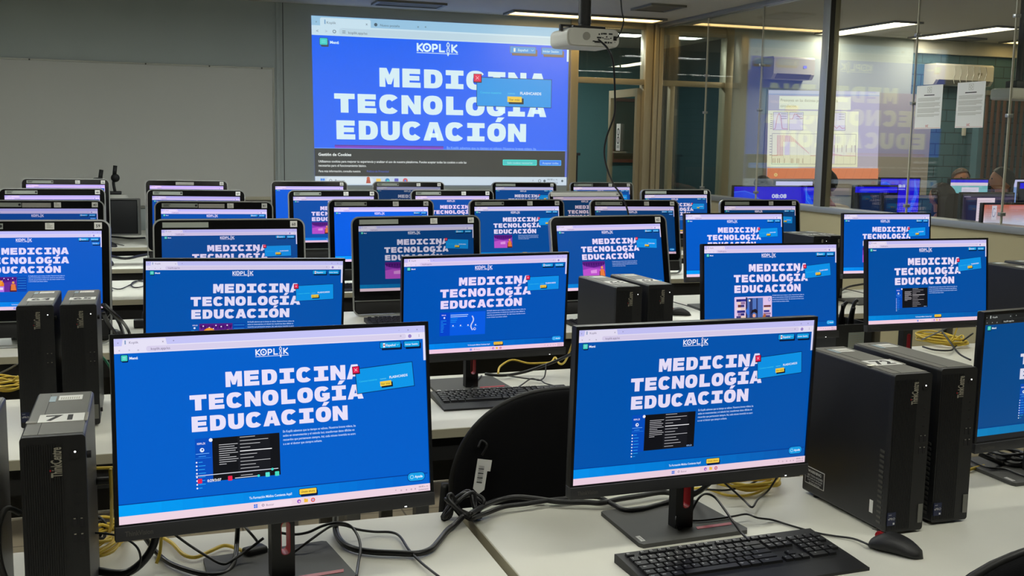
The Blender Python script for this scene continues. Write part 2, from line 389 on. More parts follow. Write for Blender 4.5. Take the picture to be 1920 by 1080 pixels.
def pic_dark(u, x0, y0, x1, y1, controls=False, bright=False):
    u.rect(x0 - 100, y0 - 4, x0, y1 + 4, (4, 78, 190))
    koplik(u, x0 - 88, y0 + 22, 9, WHITE, 8); u.circ(x0 - 60, y0 + 66, 13, (225, 235, 255)); u.circ(x0 - 58, y0 + 64, 5, (20, 60, 160))
    u.line([(x0 - 96, y0 + 88), (x0 - 20, y0 + 88)], 3, (120, 190, 255)); u.line([(x0 - 80, y0 + 104), (x0 - 40, y0 + 104)], 3, (70, 170, 250))
    u.line([(x0 - 98, y0 + 114), (x0 - 10, y0 + 114)], 2, (50, 150, 240))
    for i in range(8):
        yy = y0 + 138 + i * 22; u.circ(x0 - 94, yy, 5, (235, 240, 255)); u.line([(x0 - 82, yy), (x0 - 82 + (22, 38, 34, 40, 36, 34, 36, 16)[i], yy)], 3.5, (50, 175, 250))
    u.rect(x0, y0, x1, y1, (16, 17, 22)); u.rect(x1 - 170 * 1.5, y0, x1 - 60, y1, (24, 25, 31))
    u.circ(x0 - 8, y0 + 10, 11, (240, 240, 250))
    for i in range(10):
        u.line([(x0 + 40, y0 + 44 + i * 13), (x0 + 40 + (110, 90, 105, 96, 110, 60, 100, 112, 100, 40)[i], y0 + 44 + i * 13)], 3.5, (200, 200, 205))
    for i in range(12):
        u.line([(x0 + 165, y0 + 8 + i * 21), (x0 + 165 + (90, 170, 120, 60, 190, 100, 80, 180, 90, 110, 130, 70)[i], y0 + 8 + i * 21)], 5 if i in (4,) else 3, (205, 205, 210) if i != 4 else (245, 245, 248))
    if controls:
        u.line([(x0 - 100, y1 - 40), (x1 - 15, y1 - 40)], 4, (225, 228, 240)); u.circ(x1 - 50, y1 - 38, 8, (60, 215, 200))
        for cx, cc in ((x0 - 78, (230, 40, 80)), (x0 + 100, (230, 40, 80)), (x1 - 80, (90, 225, 210)), (x1 - 22, (70, 215, 190))):
            u.rrect(cx - 13, y1 - 22, cx + 13, y1 + 6, 4, cc)
        u.text(x0 - 35, y1 + 2, '0:29/3:07', 22, (235, 235, 245), bold=.03); u.line([(x0 + 130, y1 - 6), (x1 - 130, y1 - 6)], 4, (225, 228, 240)); u.circ(x1 - 135, y1 - 6, 8, (60, 215, 200))
    else: koplik(u, x1 - 60, y1 - 16, 8, (150, 190, 240), 8)
def pic_theatre(u, x0, y0, x1, y1, orange=True, flat=False):
    W, H = x1 - x0, y1 - y0; P = lambda a, b: (x0 + a * W, y0 + b * H)
    base = (146, 58, 182) if not orange else (106, 44, 150)
    u.poly([P(0, 0), P(1, 0), P(1, 1), P(0, 1)], base)
    u.poly([P(0, 0), P(1, 0), P(1, .16), P(.85, .3), P(.5, .38), P(.15, .3), P(0, .16)], (90, 24, 130))
    for i in range(9): u.poly([P(.02 + i * .11, .1), P(.11 + i * .11, .1), P(.065 + i * .11, .3)], (66, 16, 104))
    if not orange: u.poly([P(0, .5), P(.3, .42), P(.75, .45), P(1, .6), P(1, 1), P(0, 1)], (188, 84, 204))
    if orange:
        for a, b in ((.12, .12), (.3, .2), (.5, .1), (.66, .16), (.42, .26), (.84, .1)): u.circ(*P(a, b), 7, (240, 226, 250))
        u.circ(*P(.3, .52), W * .2, (236, 132, 34)); u.circ(*P(.3, .4), W * .12, (246, 160, 50))
        u.poly([P(0, .62), P(.5, .62), P(.5, 1), P(0, 1)], (190, 120, 230)); u.poly([P(.02, .7), P(.46, .7), P(.46, .86), P(.02, .86)], (238, 222, 246))
    else:
        u.poly([P(.35, .55), P(.62, .5), P(.62, .72), P(.35, .72)], (222, 150, 226))
    u.poly([P(.72, 1), P(.74, .6), P(.98, .6), P(1, 1)], (84, 30, 40)); u.circ(*P(.86, .38), W * .05, (240, 170, 80))
    u.poly([P(.78, .48), P(.94, .48), P(.98, .9), P(.76, .9)], (232, 126, 60))
def pic_books(u, x0, y0, x1, y1):
    W, H = x1 - x0, y1 - y0; P = lambda a, b: (x0 + a * W, y0 + b * H); q = lambda a, b, c, d, col: u.poly([P(a, b), P(c, b), P(c, d), P(a, d)], col)
    u.rrect(x0, y0, x1, y1, 12, (222, 204, 236)); q(.3, .05, .76, 1, (80, 120, 190)); q(.4, .06, .48, .9, (44, 60, 110)); q(.58, .06, .62, .9, (44, 60, 110)); q(.3, .02, .34, .9, (40, 40, 84))
    u.circ(*P(.4, .14), 13, (250, 240, 220)); u.circ(*P(.93, .12), 17, (60, 90, 190), ry=22); u.circ(*P(.93, .12), 12, (210, 210, 246), ry=17)
    cols = [(40, 44, 120), (236, 214, 190), (110, 60, 60), (244, 226, 206), (46, 50, 140), (150, 120, 160), (60, 60, 120), (230, 210, 200), (40, 44, 120)]
    for i in range(9): q(.05 + .02 * (i % 3), .08 + i * .1, .17 + .02 * (i % 2), .17 + i * .1, cols[i]); q(.17, .08 + i * .1, .3 - .02 * (i % 3), .165 + i * .1, cols[(i + 4) % 9])
    for i in range(7): q(.78 - .01 * (i % 2), .32 + i * .09, .97 - .02 * (i % 3), .39 + i * .09, cols[(i + 2) % 9])
    u.circ(*P(.52, .68), 22, (232, 170, 140)); u.poly([P(.43, .62), P(.46, .48), P(.56, .44), P(.62, .52), P(.6, .62), P(.52, .56)], (30, 24, 34))
    u.poly([P(.36, .95), P(.42, .78), P(.62, .78), P(.68, .95)], (240, 236, 240)); u.poly([P(.7, .9), P(.78, .62), P(.84, .66), P(.8, .9)], (176, 104, 60))
    q(0, .92, 1, 1, (60, 34, 60)); q(.3, .9, .8, .96, (236, 226, 240)); u.poly([P(.3, .5), P(.36, .36), P(.4, .62), P(.34, .66)], (60, 120, 220))
def pic_app(u, x0, y0, x1, y1):
    u.rect(x0 - 120, y0 - 5, x1 + 5, y1 + 5, (4, 72, 204)); u.rect(x0, y0, x1 + 5, y1 + 5, (6, 96, 226))
    koplik(u, x0 - 96, y0 + 20, 9, WHITE, 8); u.circ(x0 - 66, y0 + 56, 10, (225, 235, 255))
    for i in range(8): u.line([(x0 - 104, y0 + 90 + i * 18), (x0 - 104 + (60, 20, 60, 30, 34, 30, 24, 26)[i], y0 + 90 + i * 18)], 5, (40, 170, 250))
    for i, (w_, t) in enumerate(((200, 7), (190, 7), (80, 4), (70, 4), (60, 4))): u.line([(x0 + 8, y0 + 28 + i * 20), (x0 + 8 + w_, y0 + 28 + i * 20)], t, (190, 225, 255) if i < 2 else (40, 180, 250))
    for i in range(4): u.circ(x0 + 36 + i * 88, y0 + 150, 8, (220, 235, 255)); u.line([(x0 + 20 + i * 88, y0 + 162), (x0 + 60 + i * 88, y0 + 162)], 3, (60, 180, 250))
    u.line([(x1 - 150 + 14 * math.sin(t), y0 + 50 + t * 24) for t in [i * .5 for i in range(14)]], 14, (196, 214, 244)); u.circ(x1 - 120, y0 + 196, 16, (200, 215, 245)); u.circ(x1 - 118, y0 + 194, 8, (20, 80, 200))
def page(kind='dark', rot=-4.0, head=True, pop=True, theme='light', extra=False, cta=True, k=1.0):
    u = UI(1920, 1080); bg = (0, 20 + int(75 * k), int(202 * k))
    u.rect(0, 0, 1920, 1080, bg)
    if theme == 'light': c1, c2, c3, ct = (196, 196, 246), (230, 226, 246), (216, 208, 236), (110, 100, 130)
    else: c1, c2, c3, ct = (30, 31, 32), (44, 45, 46), (32, 33, 35), (220, 220, 220)
    u.rect(0, 0, 1920, 88, c2); u.rect(0, 0, 1920, 44, c1); u.rrect(8, 4, 38, 40, 6, c1); u.poly([(44, 46), (50, 6), (290, 6), (298, 46)], c2)
    u.rrect(180, 50, 1790, 82, 14, c3); u.text(84, 32, 'Koplik', 20, ct); u.text(205, 74, 'koplik.app/es', 21, ct); u.line([(64, 14), (64, 32)], 7, (120, 150, 190) if theme == 'light' else (240, 240, 240))
    for x in (270, 330): u.text(x, 32, '+' if x == 330 else 'x', 20, ct)
    for x, g in ((20, 'v'), (25, '<'), (80, '>'), (130, 'o')): u.text(x, 30 if g == 'v' else 76, g, 18, ct)
    for x, g in ((1740, '-'), (1800, '□'), (1862, 'x')): u.text(x, 30, g if g != '□' else 'o', 20, ct)
    u.circ(1816, 66, 12, (150, 130, 200)); u.text(1748, 76, '*', 26, ct); u.circ(1880, 60, 2, ct); u.circ(1880, 66, 2, ct); u.circ(1880, 72, 2, ct)
    u.rect(1905, 88, 1920, 228, (226, 226, 252))
    button(u, 39, 98, 74, 132, (62, 206, 190), d=(4, 6)); u.line([(48, 110), (65, 110)], 3, (190, 240, 236)); u.line([(48, 119), (65, 119)], 3, (190, 240, 236)); u.text(84, 124, 'Menú', 21, (235, 240, 255), bold=.03)
    koplik(u, 815, 102, 38, (240, 240, 255))
    button(u, 1613, 99, 1749, 135, (10, 158, 226)); u.text(1652, 125, 'Español', 21, (225, 240, 255), bold=.02); u.rect(1632, 104, 1646, 131, (240, 240, 245)); u.rect(1634, 112, 1644, 121, (190, 60, 60)); u.line([(1722, 114), (1730, 120), (1738, 114)], 3, (120, 230, 255))
    button(u, 1775, 99, 1880, 135, (10, 158, 226)); u.text(1782, 124, 'Iniciar Sesión', 16.5, (225, 240, 255), bold=.02)
    if extra: button(u, 1790, 160, 1890, 192, (30, 140, 226)); u.text(1800, 183, 'Guardar', 20, (225, 240, 255))
    if head:
        u.big(634, 229, 'MEDICINA', 92, WHITE); u.big(420, 357, 'TECNOLOGÍA', 92, WHITE); u.big(424, 485, 'EDUCACIÓN', 92, WHITE)
        for i, t in enumerate(PAR): u.text(968, 624 + i * 25.5, t, 20, (196, 220, 255), sx=.79, bold=.012)
        g = (540, 622, 946, 880)
        if kind == 'dark': pic_dark(u, *g)
        elif kind == 'darkc': pic_dark(u, *g, controls=True)
        elif kind == 'theatre': pic_theatre(u, 500, 626, 820, 830); pic_dark_side(u)
        elif kind == 'purple': pic_theatre(u, 424, 604, 830, 880, orange=False)
        elif kind == 'books': pic_books(u, 424, 626, 960, 970)
        elif kind == 'app': pic_app(u, 536, 622, 946, 880)
    if pop: popup(u, 1446, 248, 1828, 402, rot)
    u.rect(0, 967, 1905, 1033, (0, 158, 244) if cta else bg); u.rect(0, 963, 1905, 968, (4, 50, 140))
    if cta:
        # the band fades from bright on the left to page blue on the right
        n = 16
        for i in range(n):
            t = i / (n - 1); u.rect(1905 * i / n, 968, 1905 * (i + 1) / n + 1, 1033, tuple(int(a * (1 - t) + b * t) for a, b in zip((0, int(60 + 100 * k), int(246 * min(1, k + .1))), (0, int(30 + 70 * k), int(206 * k)))), True)
        u.L += 1
        u.text(750, 1012, 'Tu Formación Médica Comienza Aquí!', 21, (225, 240, 255), bold=.02, sx=.80); button(u, 1059, 984, 1166, 1016, (246, 206, 70), d=(8, 12)); u.text(1112, 1006, 'Únete ahora', 17, (90, 66, 10), 'CENTER', bold=.01)
    u.rrect(1765, 951, 1889, 1011, 29, (4, 40, 120)); u.rrect(1769, 955, 1885, 1007, 25, (20, 160, 232)); u.circ(1797, 981, 13, (160, 225, 250)); u.circ(1797, 981, 9, (20, 160, 232)); u.text(1817, 988, 'Ayuda', 21, (235, 245, 255), bold=.03)
    tb = (238, 212, 226) if theme == 'light' else (30, 30, 34)
    u.rect(0, 1033, 1920, 1080, tb)
    for a, b in ((776, 1046), (788, 1046), (776, 1058), (788, 1058)): u.rect(a, b, a + 10, b + 10, (50, 120, 230))
    u.rrect(812, 1039, 1010, 1074, 14, (244, 222, 236) if theme == 'light' else (60, 60, 64)); u.circ(832, 1056, 8, (120, 100, 130)); u.circ(832, 1056, 5, (240, 220, 236)); u.text(850, 1063, 'Buscar', 18, (130, 110, 140))
    u.circ(1054, 1057, 12, (150, 80, 200)); u.circ(1056, 1059, 6, (240, 200, 220)); u.rect(1086, 1047, 1110, 1067, (244, 190, 60)); u.rect(1086, 1044, 1097, 1048, (230, 160, 50))
    u.circ(1142, 1057, 13, (220, 60, 50)); u.circ(1142, 1057, 7, (235, 235, 245)); u.circ(1142, 1057, 4, (60, 110, 220))
    for x, g in ((1680, '^'), (1716, 'o'), (1752, 'e'), (1785, 'o'), (1812, 'x')): u.text(x, 1064, g, 20, (110, 80, 110))
    u.text(1908, 1054, '08:08 a. m.', 15, (110, 90, 110), 'RIGHT'); u.text(1908, 1074, '23/04/2025', 15, (110, 90, 110), 'RIGHT')
    return u
def pic_dark_side(u):
    koplik(u, 436, 636, 9, WHITE, 8); u.circ(455, 668, 10, (225, 235, 255))
    for i in range(7): u.line([(424, 694 + i * 20), (452 + (i * 7) % 20, 694 + i * 20)], 3.5, (50, 175, 250))
    u.rect(824, 626, 946, 830, (0, 70, 170))
    for i in range(5): u.line([(834, 646 + i * 34), (936, 646 + i * 34)], 4, (60, 170, 240))
_scr = {}
def screen_mesh(W=.527, H=.2965, **k):
    key = (W, tuple(sorted(k.items())))
    if key not in _scr:
        u = page(**k)
        _scr[key] = u.mesh('screen', lambda x, y, l: ((x / 1920 - .5) * W, -l * 1.2e-5, (.5 - y / 1080) * H), M_screen)
    return _scr[key]

# ---------------------------------------------------------------- room shell
def wallbox(name, x0, x1, y0, y1, z0, z1, m): return struct(MB().box(x0, x1, y0, y1, z0, z1, m), name)
XL, YB, XR = -3.2, -2.6, 9.6
wallbox('floor', XL - .1, XR + .1, YB - .1, 13.2, -.1, 0, M_floor)
wallbox('ceiling', XL - .1, XR + .1, YB - .1, 13.2, CZ, CZ + .1, M_ceil)
wallbox('wall_left', XL - .1, XL, YB, YW, 0, CZ, M_wall)
wallbox('wall_back', XL, XR, YB - .1, YB, 0, CZ, M_wall)
wallbox('wall_right', XR, XR + .1, YB, YW, 0, CZ, M_block)
GX0, GX1 = 3.96, 4.86           # glazed door opening of the front wall
wallbox('wall_front', XL, GX0, YW, YW + .12, 0, CZ, M_wall)
R2X = 5.76                      # glazed opening of the next room
wallbox('wall_front.001', R2X, 8.0, YW, YW + .12, 0, CZ, M_wall)
wallbox('wall_front.002', 8.0, XR, YW, YW + .12, 0, CZ, M_block)
# thin cover strip and groove on the front wall beside the whiteboard
b = MB(); b.box(1.135, 1.165, YW - .012, YW, 0, CZ, M_wall, .003); b.box(1.195, 1.2, YW - .004, YW, 0, CZ, M_darkgasket)
struct(b, 'trim_1')
# low wall under the glass partition, ledge and rails
SZ = 1.105
b = MB().box(XG, XG + .1, YB, YW, 0, SZ - .045, M_wallcream); struct(b, 'wall_partition')
b = MB().box(XG - .02, XG + .12, YB, YW, SZ - .045, SZ, M_rail, .003); struct(b, 'trim_2')
b = MB().box(XG - .005, XG + .105, YB, YW, CZ - .035, CZ, M_rail, .003); struct(b, 'trim_3')
MY = 7.09                       # mullion
b = MB(); b.box(XG, XG + .035, 7.091, 7.182, SZ, CZ - .035, M_rail, .003); b.box(XG + .002, XG + .042, 7.087, 7.091, SZ, CZ - .035, M_darkgasket)
b.box(XG + .042, XG + .09, 7.091, 7.162, SZ, CZ - .035, M_frame, .003); struct(b, 'trim_4')
ys = [YB, .4, 2.9, 5.28, 6.155, 7.091]; ys2 = [7.162, 8.1, 9.05, YW - .06]
gw = empty('window_1', (0, 0, 0)); gw['kind'] = 'structure'
k = 0
for L in (ys, ys2):
    for a, c in zip(L, L[1:]):
        MB().box(XG + .045, XG + .055, a + .002, c - .002, SZ, CZ - .035, M_glass).build('pane', gw)
M_joint = mat('silicone joint', (190, 186, 168), .3)
for a in ys[3:5] + ys2[1:3]:
    j = MB().box(XG + .043, XG + .057, a - .0035, a + .0035, SZ, CZ - .035, M_joint).build('glass_joint', gw)
    for z in (1.75 + .1 * (a > 6), SZ + .05, 2.35 - .04 * a + .2): MB().box(XG + .03, XG + .07, a - .013, a + .013, z, z + .022, M_silver, .002).build('glass_clip', gw)

# front glazing : posts, transom, fixed pane, door ajar into the corridor
ZT = 2.15
b = MB(); b.box(GX0, GX0 + .085, YW - .03, YW + .1, 0, CZ, M_frame, .004); struct(b, 'trim_5')
b = MB(); b.box(4.765, 4.845, YW - .03, YW + .1, 0, CZ, M_frame, .004); b.box(4.855, 4.9, YW - .05, YW + .1, 0, CZ, M_frame, .004); b.box(4.91, 4.955, YW - .045, YW + .1, 0, CZ, M_frame, .004); struct(b, 'trim_6')
b = MB(); b.box(GX0 + .085, 4.765, YW - .01, YW + .06, ZT, ZT + .055, M_frame, .003); b.box(GX0 + .085, 4.765, YW - .01, YW + .06, CZ - .06, CZ, M_frame, .003); struct(b, 'trim_7')
w2 = empty('window_2', (GX0, YW, 0)); w2['kind'] = 'structure'
MB().box(GX0 + .085, 4.765, YW + .02, YW + .028, ZT + .055, CZ - .06, M_glass).build('transom_pane', w2).matrix_parent_inverse = Matrix.Translation((-GX0, -YW, 0))
# next room's glazing
b = MB(); b.box(R2X - .085, R2X, YW - .03, YW + .1, 0, CZ, M_frame, .004); b.box(4.955, R2X - .085, YW - .01, YW + .06, ZT, ZT + .055, M_frame, .003); b.box(4.955, R2X - .085, YW - .01, YW + .06, CZ - .1, CZ, M_frame, .003)
b.box(5.06, 5.11, YW - .01, YW + .06, 0, ZT, M_frame, .003); struct(b, 'trim_8')
w3 = empty('window_3', (0, 0, 0)); w3['kind'] = 'structure'
MB().box(4.955, R2X - .085, YW + .02, YW + .028, ZT + .055, CZ - .1, M_glass).build('transom_pane', w3)
MB().box(5.11, R2X - .085, YW + .02, YW + .028, .05, ZT, M_glass).build('pane', w3)
# door leaf
dr = empty('door_1', (4.74, YW + .05, 0), R(91)); dr['kind'] = 'structure'
lw = .68
MB().ring([(0, .02), (lw, .02), (lw, ZT - .03), (0, ZT - .03)], [(.05, .12), (lw - .05, .12), (lw - .05, ZT - .11), (.05, ZT - .11)], -.02, .02, M_frame).build('door_frame', dr)
MB().box(.05, lw - .05, -.004, .004, .12, ZT - .11, M_glass).build('door_pane', dr)
MB().box(lw - .045, lw - .02, -.05, .05, 1.0, 1.12, M_silver, .004).build('door_handle', dr)
# corridor beyond
wallbox('wall_corridor', XL, XR, 12.6, 12.7, 0, CZ, M_teal)
wallbox('wall_corridor.001', 6.2, 6.3, YW + .7, 12.6, 0, CZ, M_tealdark)
b = MB(); b.box(3.7, 4.85, 11.9, 12.4, 0, 1.42, M_dark, .01); b.box(3.68, 4.87, 11.88, 12.42, 1.42, 1.45, M_dark, .004)
tag(b.build('cabinet'), 'low black cabinet against the teal wall seen through the door glass', 'cabinet')
b = MB().box(3.9, 4.2, 11.95, 12.2, 1.451, 1.475, M_deskedge, .003); b.box(3.92, 4.16, 11.98, 12.18, 1.475, 1.5, M_dark, .003)
tag(b.build('book'), 'pale and dark flat books lying on the black corridor cabinet', 'books')
p = ony(1183, 245, 12.58)
nb = empty('notice_board', (p.x + .12, 12.58, p.z), R(90), 'brown wooden notice board on the dark teal wall seen through the open door', 'notice board')
MB().ring([(-.4, -.4), (.4, -.4), (.4, .4), (-.4, .4)], [(-.36, -.36), (.36, -.36), (.36, .36), (-.36, .36)], -.03, 0, mat('brown wood', (96, 52, 30), .5), axis='x').build('frame', nb)
MB().box(-.012, 0, -.36, .36, -.36, .36, mat('dark olive cork', (58, 50, 26), .9)).build('cork_panel', nb)
sg = empty('paper_sign', (4.72, YW + .05 + lw * .62, 1.63), 0, 'small white paper sign with black figures taped on the open glass door', 'sign')
b = MB(); b.box(-.006, -.004, -.05, .05, -.14, .14, M_sticker); MX = Matrix.Translation((-.0065, 0, .0)) @ Euler((PI / 2, 0, -PI / 2)).to_matrix().to_4x4()
b.ring([(.03 * math.cos(t), .055 + .04 * math.sin(t)) for t in [2 * PI * i / 16 for i in range(16)]], [(.018 * math.cos(t), .055 + .028 * math.sin(t)) for t in [2 * PI * i / 16 for i in range(16)]], 0, .0005, M_ink, axis='z', M=MX)
b.ring([(.03 * math.cos(t), -.03 + .04 * math.sin(t)) for t in [2 * PI * i / 16 for i in range(16)]], [(.018 * math.cos(t), -.03 + .028 * math.sin(t)) for t in [2 * PI * i / 16 for i in range(16)]], 0, .0005, M_ink, axis='z', M=MX)
for z in (-.09, -.1, -.11): b.box(-.0066, -.006, -.03, .03, z, z + .004, M_ink)
b.build('paper', sg)

# whiteboard
wb = empty('whiteboard', (0, YW, 0), 0, 'large grey enamel whiteboard on the front wall left of the projected picture', 'whiteboard')
MB().box(-2.2, 1.1, YW - .014, YW - .002, .95, 2.165, M_board).build('writing_surface', wb).location = (0, -YW, 0)
MB().ring([(-2.215, .93), (1.115, .93), (1.115, 2.18), (-2.215, 2.18)], [(-2.2, .945), (1.1, .945), (1.1, 2.165), (-2.2, 2.165)], YW - .02, YW - .001, mat('thin aluminium board frame', (150, 150, 140), .4, .5)).build('frame', wb).location = (0, -YW, 0)
for x in (-.9, .02, .55, 1.0): MB().box(x, x + .012, YW - .026, YW - .02, 2.165, 2.178, M_darkgasket).build('fixing_clip', wb).location = (0, -YW, 0)
b = MB().box(.78, 1.08, YW - .075, YW - .02, 1.0, 1.03, M_deskedge, .004); b.build('pen_tray', wb).location = (0, -YW, 0)

# projected picture : web page as a glowing sheet in place of projector light, keystoned
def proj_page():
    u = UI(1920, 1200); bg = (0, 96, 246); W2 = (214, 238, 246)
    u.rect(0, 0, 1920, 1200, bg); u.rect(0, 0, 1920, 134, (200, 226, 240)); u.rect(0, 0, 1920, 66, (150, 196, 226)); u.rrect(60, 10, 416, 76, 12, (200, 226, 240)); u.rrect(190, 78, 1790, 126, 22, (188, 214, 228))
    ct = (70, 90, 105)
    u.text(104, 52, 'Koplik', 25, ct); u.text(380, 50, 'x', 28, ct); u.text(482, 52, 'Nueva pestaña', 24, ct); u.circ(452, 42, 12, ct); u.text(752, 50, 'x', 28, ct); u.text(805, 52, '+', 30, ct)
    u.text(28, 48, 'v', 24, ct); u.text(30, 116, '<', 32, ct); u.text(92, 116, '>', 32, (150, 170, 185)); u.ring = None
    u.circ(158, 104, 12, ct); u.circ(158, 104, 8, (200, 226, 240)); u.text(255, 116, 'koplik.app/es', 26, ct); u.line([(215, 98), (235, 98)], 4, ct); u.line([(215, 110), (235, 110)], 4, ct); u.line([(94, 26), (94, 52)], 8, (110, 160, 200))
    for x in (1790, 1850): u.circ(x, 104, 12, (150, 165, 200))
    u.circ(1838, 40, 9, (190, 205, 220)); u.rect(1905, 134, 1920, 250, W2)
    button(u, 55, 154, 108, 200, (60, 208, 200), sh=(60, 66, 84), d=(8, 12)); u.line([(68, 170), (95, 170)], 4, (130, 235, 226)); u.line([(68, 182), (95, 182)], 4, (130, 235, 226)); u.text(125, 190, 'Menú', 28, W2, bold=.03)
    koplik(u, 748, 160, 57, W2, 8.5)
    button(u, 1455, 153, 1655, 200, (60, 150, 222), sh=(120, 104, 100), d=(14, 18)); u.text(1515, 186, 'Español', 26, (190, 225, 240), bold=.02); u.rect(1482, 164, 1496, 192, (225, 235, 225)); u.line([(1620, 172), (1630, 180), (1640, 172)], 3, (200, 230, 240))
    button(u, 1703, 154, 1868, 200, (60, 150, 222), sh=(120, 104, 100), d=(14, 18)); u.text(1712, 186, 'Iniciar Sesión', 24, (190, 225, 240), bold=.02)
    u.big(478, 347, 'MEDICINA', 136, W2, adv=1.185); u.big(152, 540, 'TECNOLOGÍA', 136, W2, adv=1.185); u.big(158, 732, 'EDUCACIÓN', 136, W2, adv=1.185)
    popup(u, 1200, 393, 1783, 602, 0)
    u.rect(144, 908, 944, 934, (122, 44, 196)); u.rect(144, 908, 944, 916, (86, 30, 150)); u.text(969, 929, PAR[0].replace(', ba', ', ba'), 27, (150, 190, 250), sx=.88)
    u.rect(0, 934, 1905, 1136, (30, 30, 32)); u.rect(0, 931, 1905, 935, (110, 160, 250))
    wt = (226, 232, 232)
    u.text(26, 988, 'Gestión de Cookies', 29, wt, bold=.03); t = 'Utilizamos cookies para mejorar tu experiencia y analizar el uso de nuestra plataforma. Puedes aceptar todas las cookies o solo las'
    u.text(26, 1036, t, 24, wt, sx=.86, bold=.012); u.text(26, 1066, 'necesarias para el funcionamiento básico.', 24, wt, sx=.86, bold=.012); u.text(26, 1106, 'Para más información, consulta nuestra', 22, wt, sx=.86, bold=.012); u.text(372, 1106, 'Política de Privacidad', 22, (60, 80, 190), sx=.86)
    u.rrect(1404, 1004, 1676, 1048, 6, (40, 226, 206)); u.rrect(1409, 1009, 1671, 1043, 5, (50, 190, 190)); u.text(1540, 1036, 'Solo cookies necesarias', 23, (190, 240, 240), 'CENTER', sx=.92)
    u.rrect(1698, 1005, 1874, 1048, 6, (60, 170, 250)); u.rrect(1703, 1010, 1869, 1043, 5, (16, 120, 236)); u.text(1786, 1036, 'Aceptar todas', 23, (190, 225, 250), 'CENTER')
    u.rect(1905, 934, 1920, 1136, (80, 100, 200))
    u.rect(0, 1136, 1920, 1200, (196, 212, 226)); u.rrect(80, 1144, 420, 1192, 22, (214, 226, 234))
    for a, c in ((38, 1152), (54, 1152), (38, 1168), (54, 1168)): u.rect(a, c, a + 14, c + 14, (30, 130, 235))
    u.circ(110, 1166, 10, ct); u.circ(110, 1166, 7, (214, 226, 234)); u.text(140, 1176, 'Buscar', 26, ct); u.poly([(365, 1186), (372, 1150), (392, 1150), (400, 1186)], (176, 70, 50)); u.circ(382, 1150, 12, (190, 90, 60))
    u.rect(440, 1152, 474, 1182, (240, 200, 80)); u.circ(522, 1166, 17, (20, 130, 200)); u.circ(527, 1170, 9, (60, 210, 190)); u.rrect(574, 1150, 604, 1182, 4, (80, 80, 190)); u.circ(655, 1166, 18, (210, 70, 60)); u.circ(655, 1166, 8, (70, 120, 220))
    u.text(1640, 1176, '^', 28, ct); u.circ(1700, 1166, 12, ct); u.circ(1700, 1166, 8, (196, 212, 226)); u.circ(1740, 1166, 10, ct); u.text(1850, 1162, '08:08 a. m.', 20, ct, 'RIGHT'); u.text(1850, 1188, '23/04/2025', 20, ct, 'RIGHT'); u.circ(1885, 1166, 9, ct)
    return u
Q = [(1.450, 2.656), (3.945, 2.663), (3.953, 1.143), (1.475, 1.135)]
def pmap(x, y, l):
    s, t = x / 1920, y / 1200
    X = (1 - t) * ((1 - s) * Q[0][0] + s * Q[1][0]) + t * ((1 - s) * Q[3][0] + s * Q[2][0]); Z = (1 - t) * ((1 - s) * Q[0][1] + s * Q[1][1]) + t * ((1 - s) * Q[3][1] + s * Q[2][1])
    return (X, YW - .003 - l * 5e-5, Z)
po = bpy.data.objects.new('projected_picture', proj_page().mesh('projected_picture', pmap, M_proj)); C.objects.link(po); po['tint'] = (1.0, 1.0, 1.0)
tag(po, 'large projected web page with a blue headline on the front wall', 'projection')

# ---------------------------------------------------------------- ceiling lights and vents
def troffer(x, y, lx, ly, m, label, group=None):
    t = empty('ceiling_light', (x, y, CZ), 0, label, 'ceiling light', group)
    MB().ring([(-lx / 2 - .03, -ly / 2 - .03), (lx / 2 + .03, -ly / 2 - .03), (lx / 2 + .03, ly / 2 + .03), (-lx / 2 - .03, ly / 2 + .03)], [(-lx / 2, -ly / 2), (lx / 2, -ly / 2), (lx / 2, ly / 2), (-lx / 2, ly / 2)], -.02, -.001, M_grille, axis='z').build('frame', t)
    MB().box(-lx / 2, lx / 2, -ly / 2, ly / 2, -.012, -.003, m).build('diffuser', t)
    return t
troffer(3.99, 9.68, 1.5, .24, M_tubew, 'long warm ceiling light beside the front wall above the door')
for i, (x, y) in enumerate(((-.9, 3.6), (1.0, 3.6), (2.9, 3.6), (1.0, .9), (2.9, .9), (-.9, .9), (-1.2, 6.6), (1.0, 6.6), (3.2, 6.6))):
    troffer(x, y, 1.2, .28, M_tubeadd if y > 6 else M_tube, 'unseen white fluorescent ceiling light above the computer rows', 'ceiling lights over the computer rows')  # farthest three added out of view to brighten the front wall
troffer(6.87, 9.32, .27, 1.24, M_tube2, 'lit ceiling light in the next room, left of its two long ones')
troffer(7.97, 9.22, .27, 1.24, M_tube2, 'lit ceiling light in the next room, right of its two long ones')
troffer(9.15, 9.3, .27, 1.0, M_tubew, 'ceiling light in the next room behind its hanging projector')
troffer(6.9, 5.2, .27, 1.24, M_tube2, 'lit ceiling light in the next room nearer the camera')
troffer(4.6, 11.0, 1.2, .28, M_tubeadd, 'unseen ceiling light added to the corridor behind the front wall')  # added lamp, lifts the teal corridor wall
troffer(6.9, 2.0, .27, 1.24, M_tube2, 'ceiling light of the next room behind the camera side')
